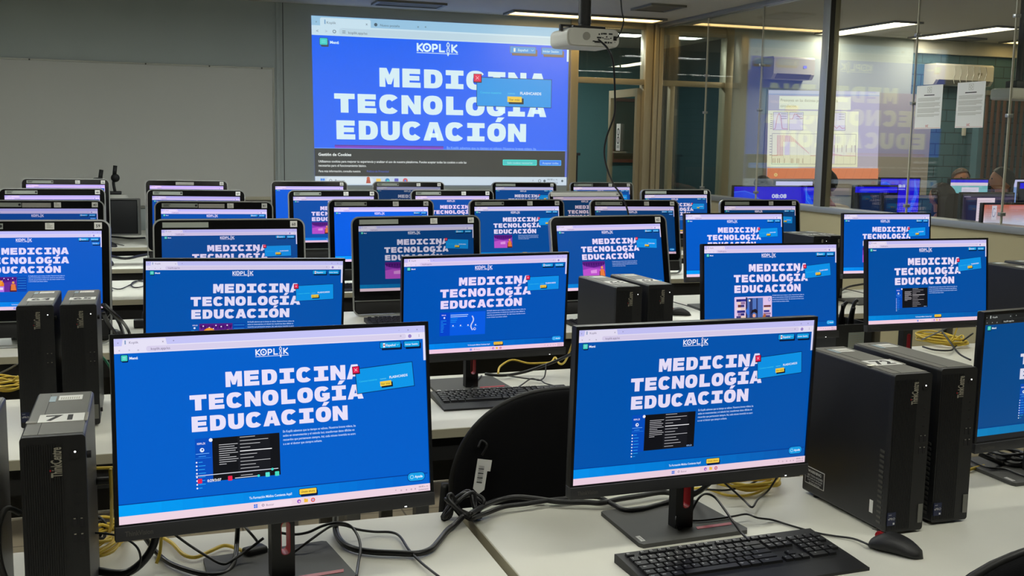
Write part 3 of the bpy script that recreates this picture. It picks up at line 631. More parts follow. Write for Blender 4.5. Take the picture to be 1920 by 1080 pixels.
def vent(x, y, lx, ly, label):
    t = empty('ceiling_vent', (x, y, CZ), 0, label, 'vent')
    MB().ring([(-lx / 2, -ly / 2), (lx / 2, -ly / 2), (lx / 2, ly / 2), (-lx / 2, ly / 2)], [(-lx / 2 + .03, -ly / 2 + .03), (lx / 2 - .03, -ly / 2 + .03), (lx / 2 - .03, ly / 2 - .03), (-lx / 2 + .03, ly / 2 - .03)], -.02, -.001, M_grille, axis='z').build('frame', t)
    MB().box(-lx / 2 + .03, lx / 2 - .03, -ly / 2 + .03, ly / 2 - .03, -.006, -.002, M_dark).build('backing', t)
    b = MB(); n = int(ly / .03) - 1
    for i in range(n): b.box(-lx / 2 + .03, lx / 2 - .03, -ly / 2 + .03 + i * .03, -ly / 2 + .045 + i * .03, -.014, -.008, M_grille)
    b.build('slats', t)
vent(2.24, 9.53, .62, .3, 'dark slatted ceiling vent above the projected picture')
vent(4.3, 8.78, .34, .42, 'grey slatted ceiling vent near the top of the glass partition')
vent(8.35, 9.72, .5, .3, 'dark ceiling vent at the far wall of the next room')

# ---------------------------------------------------------------- projector
pj = empty('projector', (2.32, 5.5, 2.07), R(2), 'off white projector hanging from the ceiling on a black pole', 'projector')
b = MB(); b.prism([(a, c) for a, c in rrect(-.155, .155, 0, .098, .035, 6)], .02, .25, M_projector, smooth=False); b.build('body', pj)
b = MB(); b.prism(rrect(-.145, .15, .006, .092, .028, 6), .008, .02, M_projector); b.build('back_panel', pj)
b = MB()
b.cyl((-.045, .0079, .055), (-.045, .006, .055), .022, mat('grey speaker mesh', (150, 148, 140), .7), 24); b.build('speaker_grille', pj)
b = MB()
for x, z, w, h in ((.03, .068, .008, .008), (.045, .071, .007, .009), (.063, .072, .022, .008), (.098, .072, .022, .008), (.03, .05, .026, .008), (.052, .05, .006, .006), (.075, .056, .007, .007), (.1, .05, .006, .006), (-.002, .03, .012, .006), (.02, .027, .035, .009), (.07, .026, .014, .01), (.086, .026, .008, .01), (.102, .026, .012, .006), (.125, .03, .004, .004)):
    b.box(x - w / 2, x + w / 2, .0055, .0082, z - h / 2, z + h / 2, M_black2)
for i in range(5): b.cyl((.062 + i * .007, .0082, .045), (.062 + i * .007, .006, .045), .0025, M_ink, 8)
b.build('connector_ports', pj)
MB().box(.115, .135, .004, .0082, .038, .062, M_black2, .002).build('power_socket', pj)
MB().cyl((-.08, .25, .05), (-.08, .275, .05), .03, M_black2, 20).build('lens', pj)
pm = empty('projector_mount', (2.3, 5.6, CZ), 0, 'black ceiling pole and bracket that carries the projector', 'projector mount')
MB().cyl((0, 0, 0), (0, 0, -.42), .026, M_cable, 18).build('pole', pm)
MB().cyl((0, 0, -.42), (0, 0, -.555), .036, M_black2, 18).build('collar', pm)
b = MB().cyl((0, 0, -.55), (0, 0, -.585), .034, M_black2, 12); b.box(-.09, .1, -.06, .12, -.587, -.572, M_black2, .003); b.box(-.14, -.06, -.012, .012, -.575, -.565, M_black2); b.box(-.145, -.13, -.012, .012, -.6, -.565, M_black2); b.build('bracket', pm)
def cable(name, pts, r, m, label, k=6, closed=False, cat='cable', group=None, n=8):
    b = MB().tube(smooth_path(pts, k, closed), r, m, n, closed)
    o = b.build(name); return tag(o, label, cat, group)
cable('cable', [(2.41, 5.51, CZ), (2.43, 5.46, 2.5), (2.445, 5.44, 2.28), (2.46, 5.44, 2.2), (2.455, 5.49, 2.13), (2.44, 5.502, 2.125)], .004, M_cable, 'thin black power cable dropping from the ceiling to the projector')
q = [(1122, 74, 5.49), (1140, 92, 5.44), (1150, 120, 5.44), (1153, 180, 5.46), (1152, 215, 5.5), (1138, 255, 5.55), (1133, 285, 5.6), (1138, 315, 5.66), (1150, 345, 5.75), (1162, 362, 5.82), (1176, 392, 5.9), (1184, 440, 5.98)]
cable('cable', [ony(a, c, d) for a, c, d in q], .0055, M_cable, 'long black video cable hanging from the projector down to the rear rows')

# ---------------------------------------------------------------- desks
FRONT = {'L': {1: 1.5, 2: 2.82, 3: 4.19, 4: 5.57, 5: 6.9, 6: 8.26}, 'M': {1: 1.51, 2: 2.83, 3: 4.2, 4: 5.6, 5: 6.95, 6: 8.38}, 'R': {1: 1.51, 2: 2.9, 3: 4.38, 4: 5.8, 5: 7.12, 6: 8.62}}
COLX = {'L': (-.98, .615), 'M': (.635, 2.225), 'R': (2.245, 3.98)}
CN = {'L': 'left', 'M': 'middle', 'R': 'right'}; RN = {1: 'nearest', 2: 'second', 3: 'third', 4: 'fourth', 5: 'fifth', 6: 'last'}
def desk(c, r):
    x0, x1 = COLX[c]; y0 = FRONT[c][r]; d = .67 if r < 3 else .76
    t = empty('desk', ((x0 + x1) / 2, y0, 0), 0, 'pale grey desk of the %s row, %s block' % (RN[r], CN[c]), 'desk', 'pale grey computer desks in rows'); hw = (x1 - x0) / 2
    MB().box(-hw, hw, .0, d, DZ - .028, DZ, M_desk, .002).build('desk_top', t)
    b = MB().box(-hw + .002, hw - .002, -.0015, .0, DZ - .027, DZ - .002, M_deskedge); b.box(-hw - .0012, -hw, .003, d - .003, DZ - .027, DZ - .002, M_deskedge); b.build('edge_band', t)
    MB().box(-hw + .05, hw - .05, d - .06, d - .045, .40, DZ - .028, M_deskmetal).build('modesty_panel', t)
    MB().box(-hw + .05, hw - .05, .03, .055, DZ - .1, DZ - .028, M_deskmetal).build('front_beam', t)
    for s in (-1, 1):
        b = MB(); x = s * (hw - .09)
        b.box(x - .02, x + .02, .06, .1, .03, DZ - .028, M_greymetal, .003); b.box(x - .02, x + .02, d - .13, d - .09, .03, DZ - .028, M_greymetal, .003)
        b.box(x - .02, x + .02, .02, d - .03, 0, .03, M_greymetal, .003); b.build('leg', t)
    return t
for r_ in range(1, 7):
    for c_ in 'LMR': desk(c_, r_)

# ---------------------------------------------------------------- monitors
def copytree(o, parent=None):
    c = o.copy(); C.objects.link(c); c.parent = parent
    for ch in o.children: copytree(ch, c)
    return c
def part_copy(src, name, parent, M=None):
    o = bpy.data.objects.new(name, src); C.objects.link(o); o.parent = parent
    if M is not None: o.matrix_local = M
    return o
SW, SH = .527, .2965
def monitor_meshes():
    D = {}
    b = MB(); hw, hh = SW / 2, SH / 2
    b.prism(rrect(-hw - .0055, hw + .0055, -hh - .02, hh + .0065, .003, 3), .002, .018, M_black2); b.prism(rrect(-hw * .7, hw * .7, -hh * .7, hh * .7, .02, 4), .018, .045, M_black2); D['housing'] = b
    b = MB().ring([(-hw - .006, -hh - .003), (hw + .006, -hh - .003), (hw + .006, hh + .007), (-hw - .006, hh + .007)], [(-hw, -hh), (hw, -hh), (hw, hh), (-hw, hh)], -.0025, .012, M_bezel); D['bezel'] = b
    b = MB().box(-hw - .0065, hw + .0065, -.006, .016, -hh - .026, -hh - .0025, M_chin, .0012)
    b.text('ThinkVision', .011, mat('faint grey print', (72, 70, 66), .5), Matrix.Translation((-hw + .008, -.0062, -hh - .018)) @ Matrix.Rotation(PI / 2, 4, 'X'), sx=.82, bold=.02, align='LEFT'); D['chin'] = b
    D['power_light'] = MB().box(hw - .051, hw - .047, -.0068, -.0058, -hh - .0235, -hh - .022, M_led)
    # stand
    b = MB(); zt = .3
    O = []; I = []
    O = rrect(-.021, .021, .006, zt, .004, 4); I = rrect(-.004, .013, .05, .112, .007, 4)
    b.ring(O, I, .09, .118, M_black)
    D['stand_column'] = b
    D['cable_slot'] = MB().ring(I, [(.0045 + (p[0] - .0045) * .86, .081 + (p[1] - .081) * .965) for p in I], .0895, .1185, M_red)
    b = MB(); base = [(-.125, .035), (.118, .035), (.125, .045), (.118, .235), (.11, .24), (-.11, .24), (-.118, .235), (-.13, .045)]
    b.prism(base, .0, .0085, mat('charcoal stand base', (70, 70, 68), .6), axis='z'); D['base_plate'] = b
    D['red_mark'] = MB().prism([(.022, .072), (.106, .072), (.11, .085), (.026, .085)], .0085, .0092, M_red, axis='z')
    b = MB().prism([(-.122, .05), (-.112, .05), (-.110, .078), (-.120, .078)], .0085, .0092, M_sticker, axis='z'); b.text('lenovo', .0075, M_ink, Matrix.Translation((-.1135, .052, .0094)) @ Matrix.Rotation(PI / 2, 4, 'Z'), align='LEFT'); D['base_label'] = b
    out = {}
    for k, v in D.items():
        o = v.build(k); out[k] = o.data; bpy.data.objects.remove(o)
    return out
MON = monitor_meshes()
def monitor(x, y, z, yaw, tilt, rr, label, tint=(1, 1, 1), bx=.0, by=.0, **pg):
    t = empty('monitor', (x, y, DZ), R(yaw), label, 'monitor', 'slim black monitors on the desks')
    H = Matrix.Translation((0, 0, z - DZ)) @ Matrix.Rotation(-R(tilt), 4, 'X') @ Matrix.Rotation(-R(rr), 4, 'Y')
    for k in ('housing', 'bezel', 'chin', 'power_light'): part_copy(MON[k], k, t, H)
    s = part_copy(screen_mesh(**pg), 'screen', t, H @ Matrix.Translation((0, .0015, 0))); s['tint'] = tint
    S = Matrix.Translation((bx, by, 0))
    col = part_copy(MON['stand_column'], 'stand_column', t, S); part_copy(MON['cable_slot'], 'cable_slot', col)
    bp = part_copy(MON['base_plate'], 'base_plate', t, S); part_copy(MON['red_mark'], 'red_mark', bp); part_copy(MON['base_label'], 'base_label', bp)
    return t
monitor(.207, 1.810, 1.071, 6.21, 8.47, -.76, 'monitor at front left showing a video player picture with red and teal buttons', (1, 1, 1), bx=.018, by=-.015, kind='darkc', k=1.00)
monitor(1.007, 1.823, 1.053, 3.37, -.93, -.52, 'nearest monitor of the right half, red striped base, beside the two tall towers', (.95, .93, .95), bx=.035, kind='dark', k=0.87)
monitor(2.045, 1.935, 1.035, 2.06, -1.15, 1.22, 'monitor with a dark browser bar cut by the right picture edge', (.85, .9, .85), theme='dark', kind='dark', bx=.03, cta=True, k=0.72)
monitor(.254, 3.005, 1.063, 2.69, -2.33, -1.29, 'second row monitor above the front left one, orange and purple theatre picture', (.92, .92, .95), rot=-2.5, kind='theatre', k=0.87)
monitor(.985, 3.134, 1.050, 1.52, -3.54, .39, 'second row monitor showing a light blue app picture, black keyboard in front of it', (1, .9, 1), rot=-1, kind='app', by=.045, k=0.90)
monitor(2.001, 3.144, 1.068, 2.01, 5.68, -.42, 'second row monitor showing a cartoon of a reader between stacks of books', (1, .92, .98), rot=-5, kind='books', k=0.85)
monitor(2.688, 3.196, 1.071, .62, 5.53, -.09, 'rightmost fully visible second row monitor above the coiled yellow cable', (1, .93, .95), rot=-5, kind='dark', k=0.82)
monitor(2.679, 4.551, 1.076, .19, 6.56, -.05, 'third row monitor whose page bottom is hidden by the books picture monitor', (1, .95, 1.04), rot=-2, kind='dark', k=0.98)
monitor(3.569, 4.568, 1.070, .71, 4.51, -.29, 'third row monitor against the low cream wall, highest slim one on the right', (.98, .93, 1), rot=-3, kind='purple', k=0.92)

# ---------------------------------------------------------------- all in one computers with silver rims
def aio_meshes():
    D = {}; hw, hh = SW / 2, SH / 2; S = lambda x0, x1, z0, z1, r, n=7: rrect(x0, x1, z0, z1, r, n)
    W0 = hw + .03; top = hh + .04; bot = -hh - .042
    b = MB().prism(S(-W0 + .004, W0 - .004, bot, top - .004, .03), .003, .03, M_black2); b.prism(S(-.18, .18, -.12, .12, .03), .03, .05, M_black2); D['housing'] = b
    # glossy bezel with opening
    o = S(-W0 + .003, W0 - .003, bot + .002, top - .003, .028); i = []
    for (x, z) in o:
        i.append((max(-hw, min(hw, x * 1.2)), max(-hh, min(hh, z * 1.2))))
    b = MB().ring(o, i, -.0015, .004, M_gloss); D['bezel'] = b
    # silver rim, runs down to the desk and closes as the foot
    b = MB().box(-W0 + .006, W0 - .006, .004, .02, bot - .062, bot - .001, M_black2, .004)
    b.box(-W0 + .006, W0 - .006, -.002, .004, bot - .003, bot, M_silver); D['speaker_panel'] = b
    out = {}
    for k, v in D.items():
        ob = v.build(k); out[k] = ob.data; bpy.data.objects.remove(ob)
    return out
AIO = aio_meshes()
_num = iter(range(40, 99))
def aio(x, y, z, yaw, tilt, rr, label, tint, stick='LMR', num=None, **pg):
    tilt = max(2.0, min(tilt, 12.0))
    t = empty('all_in_one_computer', (x, y, DZ), R(yaw), label, 'computer', 'all in one computers with silver rims')
    H = Matrix.Translation((0, 0, z - DZ)) @ Matrix.Rotation(-R(tilt), 4, 'X') @ Matrix.Rotation(-R(rr), 4, 'Y')
    for k in ('housing', 'speaker_panel'): part_copy(AIO[k], k, t, H)
    W0 = SW / 2 + .03; top = SH / 2 + .04; bot = -(z - DZ - .006) / math.cos(R(tilt))
    MB().ring(rrect(-W0 - .003, W0 + .003, bot, top + .003, .036, 7), rrect(-W0 + .003, W0 - .003, bot + .007, top - .003, .03, 7), -.004, .018, M_silver).build('silver_frame', t).matrix_local = H
    zz = z - DZ; yb = -(zz) * math.tan(R(tilt)); 
    MB().prism([(.025, zz - .1), (.13, .001), (.145, .001), (.145, .008), (.035, zz - .06)], -.09, .09, M_silver, axis='x').build('rear_foot', t)
    bz = part_copy(AIO['bezel'], 'bezel', t, H)
    s = part_copy(screen_mesh(**pg), 'screen', t, H @ Matrix.Translation((0, .001, 0))); s['tint'] = tint
    hw, hh = SW / 2, SH / 2; RX = Matrix.Rotation(PI / 2, 4, 'X')
    def st(name, x0, x1, z0, z1, m, extra=None, tilt_=0.0):
        b = MB().box(x0, x1, -.0035, -.0016, z0, z1, m)
        if extra: extra(b)
        o = b.build(name, t); o.matrix_local = H @ Matrix.Rotation(tilt_, 4, 'Y'); return o
    if 'L' in stick or 'l' in stick:
        def ex(b):
            if 'L' in stick:
                for i, w in enumerate((.03, .026, .034)): b.box(-hw + .012, -hw + .012 + w, -.0038, -.0035, hh + .013 + i * .005, hh + .0155 + i * .005, M_ink)
                b.cyl((-hw + .172, -.0035, hh + .019), (-hw + .172, -.0039, hh + .019), .006, M_ink, 12)
        st('asset_label', -hw + .004, -hw + .18, hh + .008, hh + .029, M_stickerg, ex)
    if 'M' in stick:
        def ex(b):
            for i in range(5): b.box(hw - .195, hw - .195 + (.022, .016, .02, .012, .01)[i], -.0038, -.0035, hh + .011 + i * .004, hh + .0125 + i * .004, M_inkg)
        st('paper_note', hw - .2, hw - .168, hh + .006, hh + .031, M_sticker, ex)
    if 'R' in stick:
        nn = str(num or next(_num))
        def ex(b): b.text(nn, .016, M_ink, Matrix.Translation((hw - .012, -.0037, hh + .013)) @ RX, bold=.02)
        st('number_label', hw - .026, hw + .002, hh + .007, hh + .032, M_sticker, ex)
    if 'T' in stick: st('clear_tape', -hw - .02, hw + .02, hh + .004, hh + .034, M_tape)
    if 'S' in stick: st('clear_tape', -.08, .05, hh + .006, hh + .028, M_tape)
    return t
A = lambda *a, **k: aio(*a, **k)
bl = (.6, .78, .66)
A(-.430, 4.40, 1.037, -3.5, 10, .06, 'silver rimmed computer at the left picture edge showing the headline and an orange theatre', (.95, .93, 1.05), 'LMR', 59, kind='theatre', pop=False, extra=True, cta=True, k=0.97)
A(.316, 4.44, 1.034, -3.5, 9, .24, 'third row computer with one plain grey label on its top rim, left of centre', (.85, .8, .88), 'lR', 60, rot=-1, kind='dark', k=0.75)
A(1.168, 4.786, 1.017, -6, 3, 1.0, 'dim third row computer left of centre with a violet picture low on its screen', (.62, .62, .62), 'lMR', 61, rot=2.5, kind='purple', k=0.70)
A(2.010, 4.50, 1.036, 2.1, 12, .43, 'third row computer standing behind two short looking towers in the middle', (1, .92, 1), 'R', 62, rot=3, kind='purple', k=0.80)
A(-.495, 5.733, 1.039, -.36, 6, -.19, 'fourth row computer at the left edge with tape and paper notes on its rim', (.62, .58, .72), 'LMRS', pop=False, extra=True, k=0.80)
A(.332, 5.756, 1.032, -1.96, 6.4, -.29, 'fourth row computer with a taped camera and a bright plain page, left block', (1, .9, 1.05), 'LMRS', head=False, pop=False, k=0.85)
A(1.229, 5.848, 1.035, .70, 6.4, 0, 'fourth row computer showing an almost empty bright blue page', (1.0, .92, 1.18), 'LMR', head=False, pop=False, extra=True, k=1.06)
A(2.074, 6.005, 1.027, -.16, 6.5, .23, 'fourth row computer with the headline and a violet hall picture, middle block', (.95, .9, .95), 'LMR', rot=-1, kind='purple', k=0.76)
A(2.871, 6.071, 1.023, -3.0, 12, -.11, 'fourth row computer leaning back with an empty dim navy page', (.8, .7, .75), 'LMR', head=False, pop=False, extra=True, cta=False, k=0.62)
A(3.800, 6.14, 1.018, -.79, 6.8, 0, 'dim fourth row computer near the partition with a torn label on its rim', (.85, .75, .75), 'lMR', rot=3, kind='purple', k=0.62)
A(-.531, 7.006, 1.040, .48, 6.3, 0, 'fifth row computer in the left block, left one of its pair', (.95, .8, 1.1), 'LR', rot=-2, k=0.85)
A(.297, 7.017, 1.034, -2.03, 6.4, -.39, 'fifth row computer in the left block, right one of its pair', (.85, .75, .95), 'LR', rot=-2, k=0.85)
A(1.163, 7.042, 1.032, -.10, 6.4, .18, 'fifth row computer with headline and violet picture under the projected picture', (.92, .84, .96), 'LMR', rot=-2, kind='purple', k=0.85)
A(2.010, 7.197, 1.029, -.63, 6.5, .15, 'fifth row computer below the middle of the projected picture', (1.0, .84, .96), 'LMR', rot=-2, k=0.85)
A(3.085, 7.375, 1.015, .65, 6.8, .16, 'dim fifth row computer with shiny tape along its whole top rim', (.62, .52, .5), 'TR', rot=-2, k=0.62)
A(3.861, 7.447, 1.027, -1.14, 6.5, .25, 'fifth row computer nearest the glass partition', (.88, .8, .8), 'lR', rot=1, k=0.85)
A(-.548, 8.418, 1.047, .09, 6.1, -.16, 'last row computer in front of the whiteboard, left one of its pair', (1, .78, 1.05), 'LMR', rot=-2)
A(.289, 8.420, 1.041, -1.43, 6.2, -.32, 'last row computer in front of the whiteboard, right one of its pair', (1, .78, 1.05), 'RS', rot=-2)
A(1.215, 8.520, 1.036, -1.02, 6.3, .02, 'last row computer with an empty bright page beside the wall groove', (1, .86, 1.1), 'R', head=False, pop=False, k=1.04)
A(2.028, 8.592, 1.032, -1.63, 6.4, -.07, 'dim last row computer below the left part of the projected picture', (.4, .42, .42), 'LMR', rot=-2, k=0.70)
A(3.100, 8.80, 1.025, -.75, 6.7, 0, 'last row computer below the right part of the projected picture', (.7, .7, .72), 'lR', rot=2, k=0.80)
A(3.790, 8.72, 1.031, -2.23, 6.3, .19, 'last row computer in front of the glazed door', (.9, .78, .8), 'LMR', rot=-1, k=0.85)

# ---------------------------------------------------------------- towers
def tower_meshes():
    D = {}; w, d, h = .0925, .2975, .34
    b = MB(); b.prism(rrect(-w / 2, w / 2, .006, h, .006, 4), .012, d, M_towerside)
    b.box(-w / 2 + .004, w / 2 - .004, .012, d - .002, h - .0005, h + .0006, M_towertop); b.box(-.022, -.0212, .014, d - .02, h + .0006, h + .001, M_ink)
    D['case'] = b
    b = MB(); b.prism(rrect(-w / 2, w / 2, .006, h, .006, 4), .0, .012, M_black)
    for i in range(17): b.box(-w / 2 + .004 + i * .0033, -w / 2 + .0058 + i * .0033, -.0012, .001, .012, h - .012, M_black)
    D['front_panel'] = b
    b = MB(); MX = Matrix.Translation((.0115, -.002, h - .064)) @ Matrix.Rotation(PI / 2, 4, 'X') @ Matrix.Rotation(PI / 2, 4, 'Z')
    b.text('ThinkCentre', .0215, M_inkg, MX, sx=.42, bold=.025, align='LEFT'); b.box(-.0055, -.0035, -.0022, -.0012, h - .0545, h - .052, M_red); D['logo_print'] = b
    D['power_button'] = MB().cyl((.031, .0, h - .03), (.031, -.001, h - .03), .0075, M_black2, 18)
    D['power_light'] = MB().cyl((.031, -.001, h - .026), (.031, -.0016, h - .026), .0016, M_led, 8)
    b = MB()
    for x in (.027, .037):
        for z in (h - .145, h - .17): b.box(x - .003, x + .003, -.0008, .0005, z, z + .014, M_ink); b.box(x - .0015, x + .0015, -.001, .0, z + .0125, z + .014, M_inkg)
    for z in (h - .075, h - .092, h - .112): b.cyl((.032, 0, z), (.032, -.001, z), .0022, M_ink, 8)
    D['front_ports'] = b
    b = MB().box(-.044, -.024, -.0024, -.0008, .022, .05, mat('navy badge', (20, 30, 66), .4)); b.text('vPRO', .0075, M_inkw, Matrix.Translation((-.034, -.0026, .034)) @ Matrix.Rotation(PI / 2, 4, 'X')); b.text('intel', .004, M_inkw, Matrix.Translation((-.038, -.0026, .044)) @ Matrix.Rotation(PI / 2, 4, 'X')); b.box(-.03, -.026, -.0026, -.0024, .024, .028, M_inkw); D['badge_sticker'] = b
    D['serial_label'] = MB().box(.032, .043, -.002, -.0006, .022, .062, mat('grey serial strip', (104, 104, 98), .4))
    b = MB()
    for i in range(15): b.prism([(.016, .02 + i * .0108), (.03, .02 + i * .0108 + .002), (.03, .02 + i * .0108 + .0065), (.016, .02 + i * .0108 + .0055)], -w / 2 - .001, -w / 2 + .001, mat('vent edge grey', (70, 70, 66), .4), axis='x')
    D['side_vents'] = b
    b = MB(); b.box(-w / 2 - .0008, -w / 2, .215, .288, .028, .068, M_inkw); b.box(-w / 2 - .001, -w / 2 - .0008, .2165, .2865, .0295, .0665, M_ink)
    MX = Matrix.Translation((-w / 2 - .0012, .251, .056)) @ Euler((PI / 2, 0, -PI / 2)).to_matrix().to_4x4()
    b.text('WARNING', .0095, M_inkw, MX, bold=.02, sx=1.1)
    for i, t in enumerate(('INJECTION HAZARD', 'KEEP CLEAR OF FAN BLADES', 'WAIT UNTIL FAN STOPS', 'BEFORE SERVICING')): b.text(t, (.0068, .0048, .0048, .0048)[i], M_inkw, MX @ Matrix.Translation((0, -.0085 - i * .0058, 0)))
    D['warning_label'] = b
    D['side_label'] = MB().box(-w / 2 - .0007, -w / 2, .043, .054, .035, .062, M_sticker)
    b = MB().box(-.008, .03, d - .062, d - .028, h + .0006, h + .0012, M_sticker)
    for i in range(9): b.box(-.004 + i * .0035, -.0026 + i * .0035, d - .056, d - .042, h + .0012, h + .0014, M_inkg)
    b.box(-.022, -.012, d - .07, d - .03, h + .0006, h + .0012, mat('pale blue label', (150, 170, 182), .5)); D['barcode_label'] = b
    D['rubber_foot'] = MB().cyl((0, 0, 0), (0, 0, .008), .007, M_ink, 10)
    D['side_knob'] = MB().cyl((0, 0, 0), (.006, 0, 0), .006, M_ink, 8)
    out = {}
    for k, v in D.items():
        ob = v.build(k); out[k] = ob.data; bpy.data.objects.remove(ob)
    return out
TW = tower_meshes()
def tower(x, y, label, num=None, rz=0, tape=False, grp='black desktop towers'):
    t = empty('computer_tower', (x, y, DZ), R(rz), label, 'computer tower', grp); h = .34
    for k, v in TW.items():
        if k == 'rubber_foot':
            for y_ in (.03, .2575):
                for x_ in (-.035, .035): part_copy(v, k, t, Matrix.Translation((x_, y_, 0)))
        elif k == 'side_knob':
            for z_ in (.04, .3): part_copy(v, k, t, Matrix.Translation((.0925 / 2, .03, z_)))
        else: part_copy(v, k, t)
    if num:
        b = MB().box(-.028, .04, .085, .135, h + .0006, h + .0014, M_sticker); b.text(num, .048, M_ink, Matrix.Translation((.006, .093, h + .0016)), bold=.03, sx=1.05); b.build('number_label', t)
        if tape:
            MB().box(-.045, -.029, .084, .094, h + .0006, h + .002, M_tape).build('clear_tape', t); MB().box(.041, .0455, .082, .135, h + .0006, h + .002, M_tape).build('clear_tape', t)
    return t
tower(-.144, 1.722, 'tower with a 71 label on top, beside the front left monitor', '71', tape=True)
tower(-.286, 1.712, 'tower cut by the left picture edge, beside the one labelled 71')
tower(-.290, 3.105, 'second row tower with a 64 label on top', '64')
tower(-.182, 3.10, 'second row tower with a 65 label on top', '65')
tower(1.473, 1.775, 'tower with a taped 72 label on top, right of the red striped monitor base', '72', tape=True)
tower(1.610, 1.80, 'tower without a number label, right one of the big front pair')
tower(1.470, 3.142, 'second row middle tower, left one of the pair before the violet picture', '66', rz=2)
tower(1.597, 3.168, 'second row middle tower, right one of the pair before the violet picture', '67', rz=1)
tower(3.337, 4.80, 'third row tower between two monitors, left one of the pair', '57')
tower(3.445, 4.81, 'third row tower between two monitors, right one of the pair', '58')
tower(3.300, 3.26, 'second row tower beside the low cream wall, nearer one', '68')
tower(3.462, 3.31, 'second row tower beside the low cream wall, farther one', '69')
#PART3
# ---------------------------------------------------------------- keyboards and mice
def keyboard_meshes():
    case = MB(); w, d = .444, .19
    case.prism([(-d / 2, 0), (-d / 2, .006), (-d / 2 + .045, .010), (d / 2 - .005, .019), (d / 2, .017), (d / 2, 0)], -w / 2, w / 2, M_black, axis='x')
    keys = []
    def slope(y): return .010 + (y - (-d / 2 + .045)) / (d - .05) * .009 + .0005
    def key(x, y, kw, kh, s):
        b = MB(); z = slope(y); g = .0011
        x0, x1, y0, y1 = x - kw / 2 + g, x + kw / 2 - g, y - kh / 2 + g, y + kh / 2 - g
        vs = [(x0, y0, z - .002), (x1, y0, z - .002), (x1, y1, z - .001), (x0, y1, z - .001), (x0 + .0012, y0 + .0012, z + .004), (x1 - .0012, y0 + .0012, z + .004), (x1 - .0012, y1 - .0012, z + .005), (x0 + .0012, y1 - .0012, z + .005)]
        b.add(vs, [(0, 1, 5, 4), (1, 2, 6, 5), (2, 3, 7, 6), (3, 0, 4, 7), (4, 5, 6, 7)], M_key)
        if s: b.text(s, .0062 if len(s) < 3 else .0042, M_inkw, Matrix.Translation((x - kw * .16, y + kh * .0, z + .0051)) @ Matrix.Rotation(R(3), 4, 'X'), bold=.02)
        keys.append(b)
    u = .0189; y0 = d / 2 - .022; x0 = -w / 2 + .012
    def row(y, items, x=x0, kh=u):
        for it in items:
            if isinstance(it, (int, float)): x += it * u; continue
            s, kw = it if isinstance(it, tuple) else (it, 1)
            key(x + kw * u / 2, y, kw * u, kh, s); x += kw * u
    row(y0, [('Esc', 1), .6] + ['F%d' % i for i in range(1, 5)] + [.4] + ['F%d' % i for i in range(5, 9)] + [.4] + ['F%d' % i for i in range(9, 13)] + [.25, ('Imp', 1), ('Blq', 1), ('Pau', 1)], kh=.0135)
    yy = y0 - .0205
    row(yy, list('|1234567890') + ["'", '¿', ('<-', 2), .25, 'Ins', 'Ini', 'Re', .25, ('Num', 1), '/', '*', '-'])
    row(yy - u, [('Tab', 1.5)] + list('QWERTYUIOP') + ['´', '+', ('', 1.5), .25, 'Sup', 'Fin', 'Av', .25, '7', '8', '9', '+'])
    row(yy - 2 * u, [('Blq', 1.75)] + list('ASDFGHJKLÑ') + ['{', ('}', 2.25), 3.5, '4', '5', '6'])
    row(yy - 3 * u, [('Shift', 1.25), '<'] + list('ZXCVBNM') + [',', '.', '-', ('Shift', 2.75), 1.25, '^', 1.25, '1', '2', '3', ('Ent', 1)])
    row(yy - 4 * u, [('Ctrl', 1.25), ('Win', 1.25), ('Alt', 1.25), ('', 6.25), ('Gr', 1.25), ('Fn', 1.25), ('Ctrl', 2.5), .25, '<', 'v', '>', .25, ('0', 2), '.'])
    o = case.build('case'); cm = o.data; bpy.data.objects.remove(o); km = []
    for b in keys[:100]:
        o = b.build('key'); km.append(o.data); bpy.data.objects.remove(o)
    r = MB()
    for b in keys[100:]:
        pass
        r.add(b.v, [f for f, mi in zip(b.f, b.m) if b.ms[mi] is M_key], M_key); r.add(b.v, [f for f, mi in zip(b.f, b.m) if b.ms[mi] is not M_key], M_inkw)
    o = r.build('extra_keys'); rm = o.data; bpy.data.objects.remove(o)
    return cm, km, rm
KB = keyboard_meshes()
def keyboard(x, y, rz, label, full=True):
    t = empty('keyboard', (x, y, DZ), R(rz), label, 'keyboard', 'black wired keyboards')
    part_copy(KB[0], 'case', t)
    for k in KB[1]: part_copy(k, 'key', t)
    e = part_copy(KB[2], 'keys', t); e['kind'] = 'stuff'
    return t
keyboard(1.055, 1.716, 2.2, 'black keyboard at the bottom edge below the red striped monitor base')
keyboard(1.045, 3.105, -1.5, 'black keyboard on the second row desk left of the big chair back')
def keyboard_plain(x, y, rz, label):
    t = empty('keyboard', (x, y, DZ), R(rz), label, 'keyboard', 'black wired keyboards'); part_copy(KB[0], 'case', t)
    b = MB()
    for m_ in KB[1]:
        vs = [v.co.copy() for v in m_.vertices][:8]; b.add(vs, [(0, 1, 5, 4), (1, 2, 6, 5), (2, 3, 7, 6), (3, 0, 4, 7), (4, 5, 6, 7)], M_key)
    o = b.build('keys', t); o['kind'] = 'stuff'; return t
keyboard_plain(1.12, 4.57, 0, 'black keyboard under the dim third row computer with the violet picture')
keyboard_plain(1.98, 4.325, 2, 'black keyboard half hidden by the two short looking towers')
keyboard_plain(1.16, 5.73, 0, 'black keyboard under the almost empty bright blue page')
